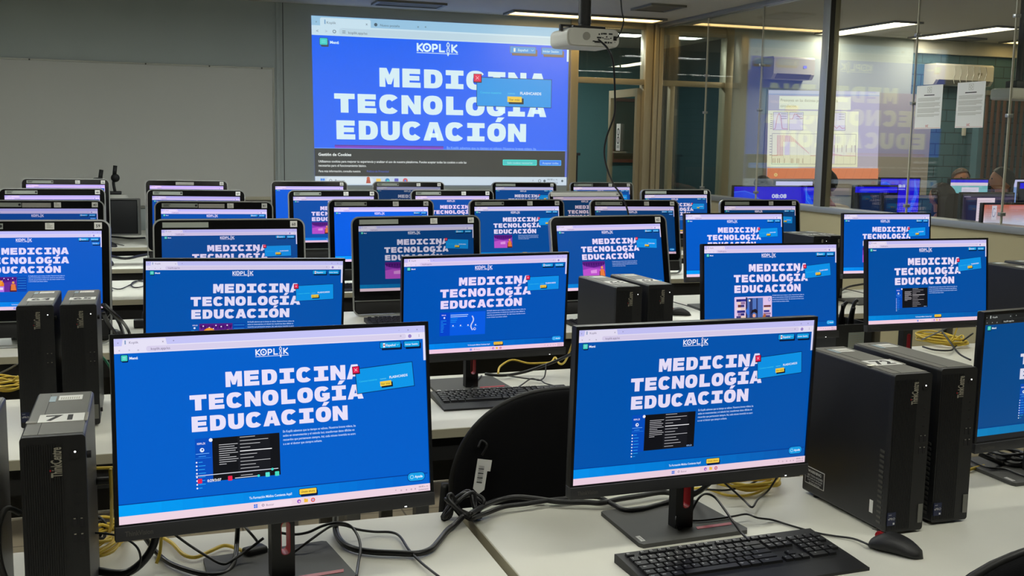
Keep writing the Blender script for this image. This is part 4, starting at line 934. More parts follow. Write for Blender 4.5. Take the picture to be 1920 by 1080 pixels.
def mouse_mesh():
    bm = MB(); n = 20; m = 12; L, Wd, H = .056, .031, .036; vs = []
    for i in range(m + 1):
        t = i / m; y = -L + 2 * L * t; k = max(0, 1 - abs(2 * t - 1) ** 2.6) ** .5; wd = Wd * k * (1 - .16 * math.cos((t - .35) * 5)) * 1.05; hz = H * k * (.72 + .3 * math.sin(PI * min(1, (1 - t) * 1.15)))
        for j in range(n):
            a = 2 * PI * j / n; c, s_ = math.cos(a), math.sin(a)
            vs.append((wd * math.copysign(abs(c) ** .8, c), y, max(0.001, hz * .36 + (hz * .64 if s_ > 0 else hz * .36) * s_)))
    fs = [[i * n + j, i * n + (j + 1) % n, (i + 1) * n + (j + 1) % n, (i + 1) * n + j] for i in range(m) for j in range(n)] + [list(range(n))[::-1], [m * n + j for j in range(n)]]
    bm.add(vs, fs, M_black, None, True)
    o = bm.build('shell'); me = o.data; bpy.data.objects.remove(o); return me
MM = mouse_mesh()
def mouse(x, y, rz, label, wheel=M_red):
    t = empty('computer_mouse', (x, y, DZ), R(rz), label, 'mouse', 'black wired mice'); part_copy(MM, 'shell', t)
    MB().cyl((-.004, .033, .025), (.004, .033, .025), .009, wheel, 16).build('scroll_wheel', t)
    MB().box(-.0006, .0006, .0, .05, .0335, .0345, M_ink).build('button_gap', t)
    return t
mouse(1.392, 1.697, 29, 'black mouse with a red wheel in front of the big front tower')
mouse(1.60, 4.02, 60, 'glossy black mouse right of the middle pair of towers').location = tuple(onz(1274, 586, DZ + .012) * 1)[:2] + (DZ,)
mp = onz(208, 459, DZ + .015); mouse(mp.x, mp.y, 40, 'small black mouse on the far left desks before the whiteboard', M_black2)
mp = onz(203, 493, DZ + .015); mouse(mp.x, mp.y, 20, 'small black mouse half hidden behind the 59 labelled computer', M_black2)

# ---------------------------------------------------------------- chairs
def chair(x, y, rz, label, ztop=.945, w=.46, tagged=False):
    t = empty('office_chair', (x, y, 0), R(rz), label, 'chair', 'black fabric computer room chairs')
    zb = ztop - .42; n = 22; O = []
    for i in range(n + 1):      # arched back outline, front view
        a = PI * i / n; O.append((w / 2 * math.copysign(abs(math.cos(a)) ** .82, math.cos(a)), ztop - .26 + .26 * abs(math.sin(a)) ** .9))
    O += [(-w / 2 * .98, zb + .1), (-w / 2 * .88, zb + .03), (-w / 2 * .7, zb), (w / 2 * .7, zb), (w / 2 * .88, zb + .03), (w / 2 * .98, zb + .1)]
    def bend(b):
        b.v = [(v[0], v[1] + .10 * (v[0] / (w / 2)) ** 2 * .6 - (v[2] - zb) * .1, v[2]) for v in b.v]; return b
    b = MB(); k = len(O); rings = [(1.0, .012), (1.0, .034), (.95, .052), (.8, .06)]; cx, cz = 0, (ztop + zb) / 2
    vs = []
    for s_, yy in [(.9, -.006), (.985, .0)] + rings: vs += [(cx + (p[0] - cx) * s_, yy, cz + (p[1] - cz) * s_) for p in O]
    m_ = 6; fs = [[i * k + j, i * k + (j + 1) % k, (i + 1) * k + (j + 1) % k, (i + 1) * k + j] for i in range(m_ - 1) for j in range(k)]
    fs += [list(range(k))[::-1], [(m_ - 1) * k + j for j in range(k)]]
    b.add(vs, fs, M_fabric, None, True); bend(b).build('backrest', t)
    b = MB(); b.tube(smooth_path([(p[0] * 1.0, .022, p[1]) for p in O[::2]], 3, True), .007, M_chairmetal, 8, True); bend(b).build('edge_piping', t)
    b = MB(); b.prism(rrect(-w / 2 * 1.02, w / 2 * 1.02, .06, .5, .12, 8), .43, .475, M_fabric, axis='z'); b.build('seat_pad', t)
    MB().prism(rrect(-w / 2 * .95, w / 2 * .95, .08, .48, .1, 8), .415, .43, M_black2, axis='z').build('seat_shell', t)
    for s_ in (-1, 1):
        MB().tube(smooth_path([(s_ * (w / 2 + .0), .11, ztop - .25), (s_ * (w / 2 + .01), .1, .6), (s_ * (w / 2 - .01), .12, .44), (s_ * (w / 2 - .03), .2, .42)], 5), .012, M_chairmetal).build('back_support', t)
        MB().tube(smooth_path([(s_ * (w / 2 - .03), .14, .42), (s_ * (w / 2 + .0), .02, .01)], 4), .011, M_chairmetal).build('leg', t)
        MB().tube(smooth_path([(s_ * (w / 2 - .03), .42, .42), (s_ * (w / 2 + .0), .52, .01)], 4), .011, M_chairmetal).build('leg', t)
    if tagged:
        b = MB().prism([(-.021, -.08), (.002, -.1), (.021, -.08), (.021, .04), (-.021, .04)], -.0005, .0005, M_sticker)
        for i in range(12): b.box(-.012, .008, -.0012, -.0005, -.055 + i * .006, -.0535 + i * .006 + (.002 if i % 3 == 0 else 0), M_ink)
        b.box(.021, .032, -.0005, .0005, -.005, .04, M_sticker)
        o = b.build('barcode_tag', t); o.location = (-.2, -.008, ztop - .185); o.rotation_euler = (0, R(8), R(-14)); o.scale = (.66, .66, .62)
        o = MB().tube(smooth_path([(-.2, -.008, ztop - .15), (-.19, -.014, ztop - .125), (-.2, -.005, ztop - .115), (-.21, -.008, ztop - .13)], 5), .003, M_black2).build('tag_cord', t)
    return t
chair(.945, 2.415, 4, 'black fabric chair with a white barcode tag behind the front desks', .95, .5, True)
chair(1.28, 1.14, -6, 'black chair back cut by the bottom right picture corner', 1.0, .5)
chair(.22, 5.28, 3, 'black chair back between the third and fourth rows at the left', .965, .47)

# ---------------------------------------------------------------- loose things on the desks
def P(pts, z=None): return [onz(p[0], p[1], (p[2] if len(p) > 2 else DZ + .006) if z is None else z) for p in pts]
def dcable(pts, r, m, label, z=None, k=5, name='cable', group=None): return cable(name, P(pts, z), r, m, label, k, group=group)
Z1 = DZ + .008
dcable([(630, 955, Z1 + .06), (629, 985, Z1 + .01), (632, 1003, Z1), (645, 1020, Z1), (667, 1030, Z1), (700, 1035, Z1), (742, 1037, Z1), (780, 1038, Z1), (806, 1031, Z1), (822, 1015, Z1), (838, 995, Z1), (852, 984, Z1), (868, 968, Z1 + .01)], .0062, M_cable, 'thick black cable curving on the front left desk towards the cable knot')
dcable([(520, 998, Z1 + .03), (550, 1002, Z1 + .02), (578, 998, Z1 + .02), (605, 986, Z1 + .03), (632, 980, Z1 + .04), (655, 985, Z1 + .03), (670, 1003, Z1 + .02), (676, 1028, Z1 + .01), (672, 1055, Z1), (668, 1082, Z1)], .0028, M_cable, 'thin black cable arching right of the front left stand and running out below')
dcable([(545, 1040, Z1), (580, 1014, Z1 + .02), (620, 987, Z1 + .03), (645, 985, Z1 + .02), (672, 993, Z1 + .01), (702, 997, Z1), (733, 998, Z1), (750, 1006, Z1), (766, 1030, Z1), (790, 1055, Z1), (824, 1082, Z1)], .0026, M_cable, 'thin black cable crossing the thick one on the front left desk')
dcable([(450, 978, Z1 + .04), (470, 1000, Z1 + .03), (482, 1015, Z1 + .01), (496, 1036, Z1)], .0026, M_cable, 'short grey wire left of the front left stand')
dcable([(268, 1000, Z1 + .05), (276, 1014, Z1 + .03), (292, 1034, Z1), (318, 1056, Z1), (365, 1073, Z1), (405, 1078, Z1), (430, 1068, Z1), (441, 1045, Z1 + .01), (444, 1018, Z1 + .02), (446, 985, Z1 + .06)], .0048, M_cable, 'black cable hanging in a wide loop under the front left monitor')
dcable([(290, 995, Z1 + .03), (300, 1005, Z1), (322, 1018, Z1), (343, 1039, Z1), (366, 1045, Z1), (393, 1034, Z1), (420, 1023, Z1), (443, 1028, Z1), (462, 1037, Z1)], .0036, M_yellow, 'yellow network cable waving under the front left monitor')
dcable([(322, 998, Z1 + .05), (352, 1020, Z1 + .03), (383, 1040, Z1 + .02), (415, 1057, Z1 + .01), (433, 1052, Z1 + .01), (466, 1030, Z1 + .02), (494, 1009, Z1 + .04)], .0026, M_cable, 'thin black cable in a shallow V behind the front left base')
pl = onz(478, 1036, Z1); tag(MB().box(-.022, .022, -.014, .014, -.008, .012, M_black2, .005).build('cable_plug', loc=pl, rot=(0, 0, .4)), 'black plug at the end of the yellow cable beside the stand', 'plug')
# yellow hanks
def hank(cx, cy, rx, ry, label, turns=6, tilt=0, z=None, tails=(), m=M_yellow, r=.0032, name='coiled_cable', lift=.012):
    rnd = random.Random(int(cx)); pts = []; c = onz(cx, cy, DZ + .012); n = 12
    for i in range(turns * n):
        a = 2 * PI * i / n; k = 1 + .16 * math.sin(i * .61) + rnd.uniform(-.05, .05)
        x, y = rx * k * math.cos(a), ry * k * math.sin(a)
        pts.append(Vector((c.x + x * math.cos(tilt) - y * math.sin(tilt) + rnd.uniform(-.003, .003), c.y + x * math.sin(tilt) + y * math.cos(tilt), DZ + .005 + lift * (i / (turns * n)) * 2.4 + .004 * (1 + math.sin(i * 1.3)))))
    for t in tails: pts += P(t)
    return cable(name, pts, r, m, label, 3, cat='cable', n=7)
hank(186, 1020, .038, .075, 'coiled yellow network cable beside the 71 tower', 6, -.25, tails=[[(205, 1000, Z1 + .02), (209, 980, Z1 + .06), (209, 930, Z1 + .14), (207, 880, Z1 + .2)]])
hank(1398, 903, .075, .06, 'coiled yellow network cable behind the nearest right monitor', 7, .1, tails=[[(1440, 905), (1428, 920), (1400, 929), (1365, 929), (1340, 921), (1315, 915), (1288, 918)]])
hank(1764, 640, .07, .10, 'coiled yellow cable under the rightmost second row monitor', 7, .2, tails=[[(1782, 642, Z1 + .02), (1790, 627, Z1 + .05), (1796, 610, Z1 + .1)]])
hank(12, 725, .05, .07, 'coiled yellow cable at the left edge beside the 64 tower', 6, .3, tails=[[(24, 716, Z1 + .03), (34, 705, Z1 + .05)]])
# loops beside tower 71
cable('cable', [Vector((-.10, 2.0, .93)), Vector((-.05, 2.0, .925)), Vector((-.012, 1.99, .90)), Vector((.003, 1.98, .85)), Vector((-.01, 1.97, .80)), Vector((-.05, 1.97, .765)), Vector((-.1, 1.98, .77))], .0075, M_cable, 'thick black cable loop bulging out beside the 71 tower', 6)
cable('cable', [Vector((-.10, 2.03, .945)), Vector((-.05, 2.03, .94)), Vector((-.01, 2.03, .915)), Vector((.01, 2.02, .86)), Vector((.008, 2.01, .79)), Vector((.0, 2.0, .765))], .003, M_yellow, 'yellow cable following the black loop beside the 71 tower', 6)
cable('cable', [Vector((-.10, 1.9, .87)), Vector((-.06, 1.9, .86)), Vector((-.03, 1.9, .835)), Vector((-.03, 1.9, .80)), Vector((-.07, 1.9, .775))], .002, M_cable, 'thin black wire inside the cable loop beside the 71 tower', 6)
cable('cable', [Vector((-.21, 1.86, .93)), Vector((-.225, 1.82, .95)), Vector((-.235, 1.8, .92)), Vector((-.232, 1.8, .86)), Vector((-.215, 1.82, .80)), Vector((-.2, 1.85, .765))], .005, M_cableg, 'grey cable standing in the gap between the two left towers', 6)
def knot(cx, cy, r, label, turns=4, rad=.0042, m=M_cable, h=.05):
    rnd = random.Random(int(cx + cy)); c = onz(cx, cy, DZ); pts = []
    for i in range(turns * 7):
        a = 2 * PI * i / 7 + rnd.uniform(-.2, .2); rr = r * rnd.uniform(.55, 1.15)
        pts.append(Vector((c.x + rr * math.cos(a), c.y + rr * .8 * math.sin(a) * math.cos(i * .5), DZ + rad + h * (.5 + .5 * math.sin(a * 1.0 + i * .45)) * rnd.uniform(.6, 1))))
    return cable('cable_knot', pts, rad, m, label, 5, cat='cable')
knot(868, 972, .042, 'tangled black cable knot where the two front desks meet', 4, .0045, h=.055)
knot(178, 1010, .022, 'small tangle of black cable behind the 71 tower', 3, .003, h=.05)
ZB = DZ + .012
dcable([(880, 965, ZB + .02), (905, 950, ZB + .01), (935, 938, ZB), (968, 932, ZB), (1005, 935, ZB), (1050, 941, ZB), (1100, 942, ZB), (1128, 943, ZB), (1160, 936, ZB), (1198, 930, ZB), (1245, 923, ZB), (1285, 930, ZB), (1310, 922, ZB + .02), (1332, 904, ZB + .06)], .0062, M_cable, 'thick black cable running right from the knot behind the nearest right monitor')
dcable([(884, 972, ZB + .01), (912, 962, ZB), (945, 950, ZB), (985, 945, ZB), (1030, 938, ZB), (1075, 934, ZB), (1120, 932, ZB), (1146, 944, ZB), (1172, 956, ZB), (1203, 954, ZB), (1246, 943, ZB), (1285, 930, ZB + .01)], .0055, M_cable, 'second thick black cable dipping behind the red striped base')
dcable([(1289, 923, ZB), (1323, 918, ZB), (1361, 919, ZB), (1399, 911, ZB), (1434, 893, ZB + .03)], .0024, M_cable, 'thin black wire lying across the coiled yellow cable')
dcable([(1350, 899, ZB + .04), (1372, 917, ZB + .02), (1395, 938, ZB), (1410, 951, ZB), (1421, 936, ZB), (1441, 919, ZB), (1461, 888, ZB + .04)], .0024, M_cable, 'thin black wire bent in a V right of the nearest right monitor stand')
dcable([(1272, 948, ZB + .03), (1268, 974, ZB + .02), (1272, 991, ZB), (1287, 983, ZB), (1299, 954, ZB + .03), (1311, 933, ZB + .05), (1324, 926, ZB + .05), (1341, 933, ZB + .04), (1359, 956, ZB + .03), (1376, 980, ZB + .02), (1391, 1000, ZB + .01), (1405, 1013, ZB + .012)], .0026, M_cable, 'keyboard cable arching over the red striped base')
dcable([(1276, 957, ZB + .02), (1289, 973, ZB), (1308, 976, ZB), (1340, 973, ZB), (1375, 968, ZB), (1400, 964, ZB), (1421, 971, ZB), (1449, 975, DZ + .004), (1485, 986, DZ + .004), (1531, 999, DZ + .004), (1565, 1005, DZ + .004), (1600, 1010, DZ + .006), (1628, 1021, DZ + .012)], .0022, M_cable, 'mouse cable running from the stand to the front mouse')
dcable([(1836, 851, ZB + .03), (1859, 861, ZB + .02), (1878, 869, ZB), (1900, 873, ZB), (1935, 875, ZB)], .006, M_cable, 'thick black cable under the monitor cut by the right edge')
dcable([(1818, 862, ZB), (1839, 872, ZB), (1859, 878, ZB), (1886, 880, ZB), (1905, 887, ZB), (1935, 898, ZB)], .0024, M_cable, 'thin black wire lying over the base at the right edge')
dcable([(1800, 886), (1820, 880), (1833, 876), (1845, 873)], .0038, M_yellow, 'short yellow cable end beside the second front tower')
hank(1884, 860, .035, .05, 'small coil of black cable under the monitor at the right edge', 4, 0, m=M_cable, r=.0035)
dcable([(910, 701, ZB), (941, 704, ZB), (977, 699, ZB), (1013, 688, ZB + .02), (1049, 674, ZB + .05), (1078, 660, ZB + .09)], .0052, M_cable, 'thick black cable rising to the right on the middle second row desk')
dcable([(934, 700, ZB), (938, 687, ZB), (960, 675, ZB + .01), (989, 681, ZB), (1013, 681, ZB), (1033, 679, ZB), (1041, 670, ZB + .01), (1049, 682, ZB), (1060, 677, ZB + .03), (1075, 640, ZB + .12)], .0036, M_yellow, 'yellow cable waving on the middle second row desk')
dcable([(950, 704, ZB), (982, 709, ZB), (1013, 713, ZB), (1026, 720, ZB), (1080, 732, ZB)], .0024, M_cable, 'thin black wire right of the second row keyboard')
dcable([(1024, 684, ZB + .03), (1021, 706, ZB), (1011, 713, ZB), (996, 710, ZB), (979, 721, ZB), (964, 731, ZB)], .0024, M_cable, 'keyboard wire on the middle second row desk')
dcable([(903, 704, ZB), (890, 719, ZB), (877, 737, ZB)], .0024, M_cable, 'thin wire crossing the left part of the second row base')
dcable([(1730, 650, ZB), (1752, 656, ZB), (1782, 657, ZB), (1791, 650, ZB), (1824, 625, ZB + .03)], .0036, M_cable, 'black cable curving around the coiled yellow one on the right')
dcable([(1766, 621, ZB + .06), (1782, 642, ZB + .04), (1798, 663, ZB + .01), (1820, 675, ZB)], .0036, M_cable, 'black cable falling over the coiled yellow cable on the right')
dcable([(1728, 637, ZB + .02), (1757, 624, ZB + .06), (1782, 611, ZB + .1)], .003, M_cableg, 'grey cable slanting under the rightmost second row monitor')
dcable([(1560, 552, ZB), (1577, 545, ZB), (1593, 537, ZB + .01), (1630, 531, ZB + .02)], .006, M_cable, 'thick black cable on the third row desk between two monitors')
dcable([(1560, 536, ZB), (1580, 541, ZB), (1600, 545, ZB), (1625, 551, ZB)], .0024, M_cable, 'thin wire on the third row desk between two monitors')
dcable([(1262, 566, ZB), (1290, 574, ZB), (1315, 583, ZB)], .0024, M_cable, 'mouse wire on the desk right of the middle towers')
for i, (q, r_) in enumerate(([[(192, 571, DZ + .17), (210, 586, DZ + .13), (224, 606, DZ + .07), (233, 634, DZ + .02)], .007], [[(196, 571, DZ + .18), (224, 597, DZ + .13), (238, 615, DZ + .06), (246, 634, DZ + .02)], .006], [[(193, 585, DZ + .14), (204, 609, DZ + .08), (222, 634, DZ + .02)], .009])):
    dcable(q, r_, M_cable, ('thick black cable behind the 65 tower, upper one', 'thick black cable behind the 65 tower, outermost one', 'thickest black cable behind the 65 tower, nearest the case')[i])
pl = onz(201, 636, DZ); tag(MB().box(-.05, .05, -.03, .03, 0, .035, M_black, .012, 3).build('power_adapter', loc=(pl.x, pl.y, DZ), rot=(0, 0, .3)), 'black power brick on the desk behind the 65 tower', 'power adapter')
pl = onz(265, 614, DZ); tag(MB().box(-.03, .03, -.02, .02, 0, .035, M_black, .006).build('power_adapter', loc=(pl.x, pl.y, DZ)), 'small black box peeking out left of the theatre picture monitor', 'power adapter')
cable('cable', [ony(190, 668, 3.44), ony(198, 676, 3.44), ony(206, 688, 3.43), ony(214, 703, 3.42), ony(222, 722, 3.40)], .004, M_green, 'green cable lying behind the towers near the front left monitor')
dcable([(205, 538), (225, 542), (250, 531), (262, 526), (275, 530), (268, 537), (252, 539), (246, 533), (255, 527), (280, 528)], .0032, M_cable, 'thin black wire looping on the left third row desk')
dcable([(196, 541), (206, 541), (211, 545), (206, 548), (196, 547)], .0024, M_cable, 'small wire loop beside the 59 labelled computer')
dcable([(203, 443.5), (225, 445), (245, 447), (272, 446)], .008, M_cable, 'black cable lying along the far left desk before the whiteboard')
dcable([(205, 480), (235, 485), (262, 480), (285, 476)], .01, M_cable, 'thick black cable across the left fourth row desk')
dcable([(208, 455), (222, 458), (232, 460)], .004, M_cableg, 'wire of the small mouse on the far left desk')
dcable([(0, 700, DZ + .03), (20, 690, DZ + .06), (32, 683, DZ + .08)], .003, M_cableg, 'grey wire beside the 64 tower at the left edge')
# box of cable ends between two second row monitors
bx = empty('equipment_box', (2.475, 3.40, DZ), R(2), 'open black box full of cable ends with a white label, between second row monitors', 'box')
b = MB(); b.box(-.085, .075, -.08, .08, 0, .008, M_black2); b.box(-.085, .075, -.08, -.074, .008, .15, M_black2); b.box(-.085, .075, .074, .08, .008, .15, M_black2); b.box(-.085, -.079, -.074, .074, .008, .15, M_black2); b.box(.069, .075, -.074, .074, .008, .15, M_black2); b.build('box_shell', bx)
b = MB().box(-.03, .04, -.0815, -.08, .06, .12, M_stickerg)
for i in range(6): b.box(-.024, .034 - .008 * (i % 3), -.082, -.0815, .069 + i * .0075, .0715 + i * .0075, M_inkg)
b.build('paper_label', bx)
for i, (dx, lean, hh_) in enumerate(((-.06, .012, .2), (-.035, -.012, .215), (-.01, .014, .225), (.012, -.012, .212), (.035, .014, .23), (.055, -.008, .2))):
    tag(MB().tube(smooth_path([(0, 0, .01), (lean * .3, .01, .13), (lean, .0, hh_ - .02), (lean * 1.6, -.01, hh_)], 4), .007, M_cable).build('cable_end', loc=(2.475 + dx, 3.40, DZ)), 'black cable end sticking up out of the open black box', 'cable', 'cable ends standing in the black box')

# front desk corner : computer and stands left of the last row
td = empty('desk', (-.25, 9.2, 0), 0, 'pale grey desk standing alone before the whiteboard under the black computer', 'desk')
MB().box(-.75, .85, 0, .6, DZ - .028, DZ, M_desk, .002).build('desk_top', td); MB().box(-.7, .8, .54, .555, .4, DZ - .028, M_deskmetal).build('modesty_panel', td)
for s_ in (-1, 1): MB().box(.05 + s_ * .72 - .02, .05 + s_ * .72 + .02, .05, .55, 0, DZ - .028, M_greymetal, .003).build('leg', td)
cb = empty('old_computer', (-.17, 9.3, DZ), 0, 'black desktop computer with a grey rim standing before the whiteboard', 'computer')
MB().box(-.13, .10, .0, .3, 0.0, .285, M_dark, .008).build('case', cb)
MB().ring(rrect(-.14, .125, 0.0, .30, .01, 4), rrect(-.13, .105, .012, .288, .008, 4), -.012, .006, M_greymetal).build('rim', cb)
MB().cyl((-.05, .09, .3), (-.05, .09, .325), .085, M_projector, 24, r2=.07).build('round_dish', None)
o = C.objects['round_dish']; o.location = (-.17, 9.3, DZ); tag(o, 'flat pale round lid lying on the black computer before the whiteboard', 'lid')
def phone(px, label):
    p_ = ony(px, 340, 9.1); t = empty('desk_microphone', (p_.x, 9.44, 1.075), 0, label, 'microphone')
    MB().box(-.06, .05, -.05, .05, -.0, .025, M_black2, .006).build('base', t)
    MB().tube(smooth_path([(0, 0, .02), (-.01, 0, .09), (0, 0, .15)], 5), .012, M_black2).build('neck', t)
    MB().ball((.005, -.01, .135), (.035, .03, .035), M_black2).build('joint', t)
    MB().tube([(-.002, -.01, .15), (.008, -.012, .235)], .016, M_black2, 10).build('head', t)
    return t
phone(213, 'black stand with a slanted head on the pale lid before the whiteboard')
sp = empty('speaker_box', (-.36, 9.28, DZ), 0, 'tall grey box just right of the last row computer at the left', 'box')
MB().box(-.04, .02, 0, .2, 0, .46, mat('dark grey painted steel', (62, 66, 66), .5), .004).build('body', sp)
p_ = ony(187, 330, 9.1); ph = empty('desk_lamp', (p_.x - .015, 9.62, DZ), 0, 'thin black upright head peeking above the last row computer at the left', 'lamp')
MB().cyl((0, 0, 0), (0, 0, .02), .06, M_black2, 16).build('base', ph); MB().cyl((0, 0, .02), (0, 0, .44), .007, M_black2, 8).build('pole', ph); MB().tube([(-.004, 0, .43), (.01, 0, .52)], .017, M_black2, 10).build('lamp_head', ph)

# ---------------------------------------------------------------- papers on the glass
def notice(y0, y1, z0, z1, label):
    t = empty('paper_notice', (XG + .044, (y0 + y1) / 2, (z0 + z1) / 2), 0, label, 'notice', 'notices taped on the glass'); w, h = abs(y1 - y0), z1 - z0
    MX = Euler((PI / 2, 0, -PI / 2)).to_matrix().to_4x4()
    b = MB().box(-.002, -.001, -w / 2, w / 2, -h / 2, h / 2, M_sticker)
    b.ring([(-.02, h / 2 - .05), (.02, h / 2 - .05), (.02, h / 2 - .012), (-.02, h / 2 - .012)], [(-.018, h / 2 - .048), (.018, h / 2 - .048), (.018, h / 2 - .014), (-.018, h / 2 - .014)], .0022, .0024, M_inkg, axis='z', M=MX)
    b.ring([(.011 * math.cos(a), h / 2 - .031 + .011 * math.sin(a)) for a in [PI * i / 8 for i in range(16)]], [(.008 * math.cos(a), h / 2 - .031 + .008 * math.sin(a)) for a in [PI * i / 8 for i in range(16)]], .0022, .0024, M_inkg, axis='z', M=MX)
    b.prism([(-.05, h / 2 - .068), (.05, h / 2 - .068), (.05, h / 2 - .062), (-.05, h / 2 - .062)], .0022, .0024, M_ink, axis='z', M=MX)
    z = h / 2 - .085
    for p_, n in enumerate((4, 5, 5, 3)):
        for i in range(n):
            x1 = w / 2 - .018 - (.05 if i == n - 1 else .004 * ((i * 7) % 3)); b.prism([(-w / 2 + .018, z), (x1, z), (x1, z + .0022), (-w / 2 + .018, z + .0022)], .0022, .0024, M_inkg, axis='z', M=MX); z -= .0062
        z -= .007
    b.text('UC', .02, M_red, MX @ Matrix.Translation((-.005, -h / 2 + .012, .0023)), bold=.03); b.box(-.0024, -.002, -w / 2 + .005, w / 2 - .005, -h / 2 + .005, -h / 2 + .0065, M_red)
    b.build('paper', t); return t
a_ = [onx(*p_, XG) for p_ in ((1710, 161), (1753, 241), (1786, 155), (1832, 239))]
notice(a_[1].y, a_[0].y, a_[1].z, a_[0].z, 'white paper notice taped on the glass, left one of the two')
notice(a_[3].y, a_[2].y, a_[3].z, a_[2].z, 'white paper notice taped on the glass, right one of the two')

# ---------------------------------------------------------------- the next room
def slide():
    u = UI(1000, 780); bgc = (186, 172, 190); u.rect(0, 0, 1000, 780, bgc); u.rect(0, 0, 1000, 30, (200, 196, 214)); u.rect(0, 30, 1000, 40, (150, 160, 200))
    u.rect(95, 50, 735, 165, (250, 246, 214)); ct = (150, 142, 50)
    u.text(105, 98, 'Presiones en las distintas porciones de la', 36, ct, sx=.86); u.text(105, 148, 'circulación.', 36, ct, sx=.9)
    u.rect(0, 178, 810, 675, (250, 244, 208)); g = (110, 96, 100); rd = (200, 70, 90)
    for x0, x1 in ((45, 175), (185, 310), (440, 560), (565, 690)):
        u.rect(x0, 190, x1, 350, g); u.rect(x0 + 3, 193, x1 - 3, 347, (232, 220, 232))
        for i in range(3): u.line([(x1 - 60, 205 + i * 22), (x1 - 12, 205 + i * 22)], 4, g)
    u.line([(50, 340), (65, 335), (80, 230), (95, 200), (110, 230), (125, 335), (170, 338)], 4, rd); u.line([(190, 250), (215, 250), (230, 205), (250, 210), (280, 240), (305, 245)], 4, rd)
    u.line([(570, 330), (590, 310), (610, 330), (635, 308), (660, 330), (688, 325)], 4, rd)
    u.line([(40, 380), (790, 380)], 3, g); u.line([(40, 380), (40, 650)], 3, g); u.line([(40, 650), (790, 650)], 3, g); u.line([(790, 380), (790, 650)], 3, g)
    for x in (140, 200, 260, 320, 380, 440, 500, 560, 620, 680, 740): u.line([(x, 382), (x, 648)], 1.5, (190, 180, 160))
    u.rect(150, 400, 195, 570, (228, 214, 226)); u.rect(520, 385, 600, 645, (228, 214, 226))
    top = [(85, 400), (95, 395), (200, 392), (240, 400), (280, 440), (320, 500), (350, 550), (380, 572)]
    for i in range(26):
        x = 85 + i * 11; a1 = 395 if x < 200 else 395 + (x - 200) * .95; c = 575 if x < 130 else (450 if x < 230 else 450 + (x - 230) * .8); u.line([(x, min(a1, 565)), (x + 3, min(c, 578))], 4, (216, 90, 104))
    for i in range(16): u.line([(520 + i * 9, 545 + i * 1.5), (523 + i * 9, 572)], 4, (216, 90, 104))
    u.line([(40, 574), (85, 572)], 4, rd); u.line([(380, 574), (520, 572)], 4, rd); u.line([(640, 572), (790, 576)], 4, rd)
    for x in (50, 66, 90, 106, 150, 210, 222, 260, 275, 310, 560, 590, 620, 660, 700, 750, 780): u.line([(x, 600 if x < 400 else 480), (x, 640 if x < 400 else 540)], 4, (150, 96, 70))
    for i in range(8): u.line([(18, 210 + i * 18), (32, 210 + i * 18)], 5, g); u.line([(18, 400 + i * 24), (32, 400 + i * 24)], 5, g)
    u.rect(0, 685, 1000, 780, (232, 120, 70)); u.rect(0, 685, 1000, 692, (240, 140, 90))
    for i in range(14): u.line([(i * 76, 780), (i * 76 + 30, 690)], 4, (214, 104, 60))
    u.circ(75, 745, 15, (250, 220, 140)); u.circ(75, 745, 7, (232, 150, 80))
    return u
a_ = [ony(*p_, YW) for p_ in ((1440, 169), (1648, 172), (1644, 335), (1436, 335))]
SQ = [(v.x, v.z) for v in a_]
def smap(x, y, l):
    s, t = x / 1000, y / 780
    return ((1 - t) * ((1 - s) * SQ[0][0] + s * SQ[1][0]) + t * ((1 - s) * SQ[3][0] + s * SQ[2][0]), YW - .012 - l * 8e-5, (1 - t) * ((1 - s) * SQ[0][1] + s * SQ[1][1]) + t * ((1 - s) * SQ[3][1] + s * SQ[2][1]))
po2 = bpy.data.objects.new('projected_picture', slide().mesh('projected_picture', smap, M_proj)); C.objects.link(po2); po2['tint'] = (.95, .95, .95)  # slide's projected light painted as the sheet's own glow
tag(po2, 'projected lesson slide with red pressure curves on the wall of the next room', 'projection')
a_ = [ony(*p_, YW) for p_ in ((1438, 166), (1737, 345))]
wb2 = empty('whiteboard', (a_[0].x, YW, 0), 0, 'pale whiteboard behind the lesson slide in the next room', 'whiteboard'); W_ = a_[1].x - a_[0].x
MB().box(0, W_, -.008, -.001, 1.05, a_[0].z, mat('pale board', (170, 164, 160), .4)).build('writing_surface', wb2)
def ac(px0, px1, pyt, pyb, label, tape=False):
    a, b_ = ony(px0, pyt, YW - .1), ony(px1, pyb, YW - .1); w, h = b_.x - a.x, a.z - b_.z; h = max(h, .2)
    t = empty('air_conditioner', (a.x, YW, a.z - h), 0, label, 'air conditioner')
    MB().prism([(-.002, 0), (-.16, .0), (-.2, .05), (-.2, h - .02), (-.18, h), (-.002, h)], 0, w, M_ac, axis='x').build('body', t)
    MB().prism([(-.202, .055), (-.163, .004), (-.1665, .003), (-.205, .052)], .04, w - .04, M_grille, axis='x').build('air_flap', t)
    MB().box(w * .72, w * .8, -.203, -.2, h * .5, h * .62, mat('led digits', (120, 120, 200), .4, emit=(120, 120, 230), es=.8) if not tape else M_inkg).build('display', t)
    if tape:
        for i in range(6):
            x = w * (.3 + .11 * i); o = MB().tube(smooth_path([(x, -.205, h - .02), (x + .012, -.21, h * .6), (x - .005, -.208, h * .3), (x + .004, -.215, h * .05)], 4), .004, M_tape, 5).build('streamer', t)
    return t
ac(1442, 1516, 106, 151, 'white air conditioner above the lesson slide in the next room')
ac(1745, 1849, 119, 163, 'white air conditioner with shiny streamers on the blue block wall', True)
b = MB().box(8.0, XR, YW - .06, YW, ony(1800, 104, YW).z, CZ, M_ceil); struct(b, 'trim_9')
b = MB().box(8.87, 8.95, YW - .1, YW, 0, ony(1830, 260, YW).z + .4, mat('light blue pilaster', (86, 124, 140), .7)); struct(b, 'trim_10')
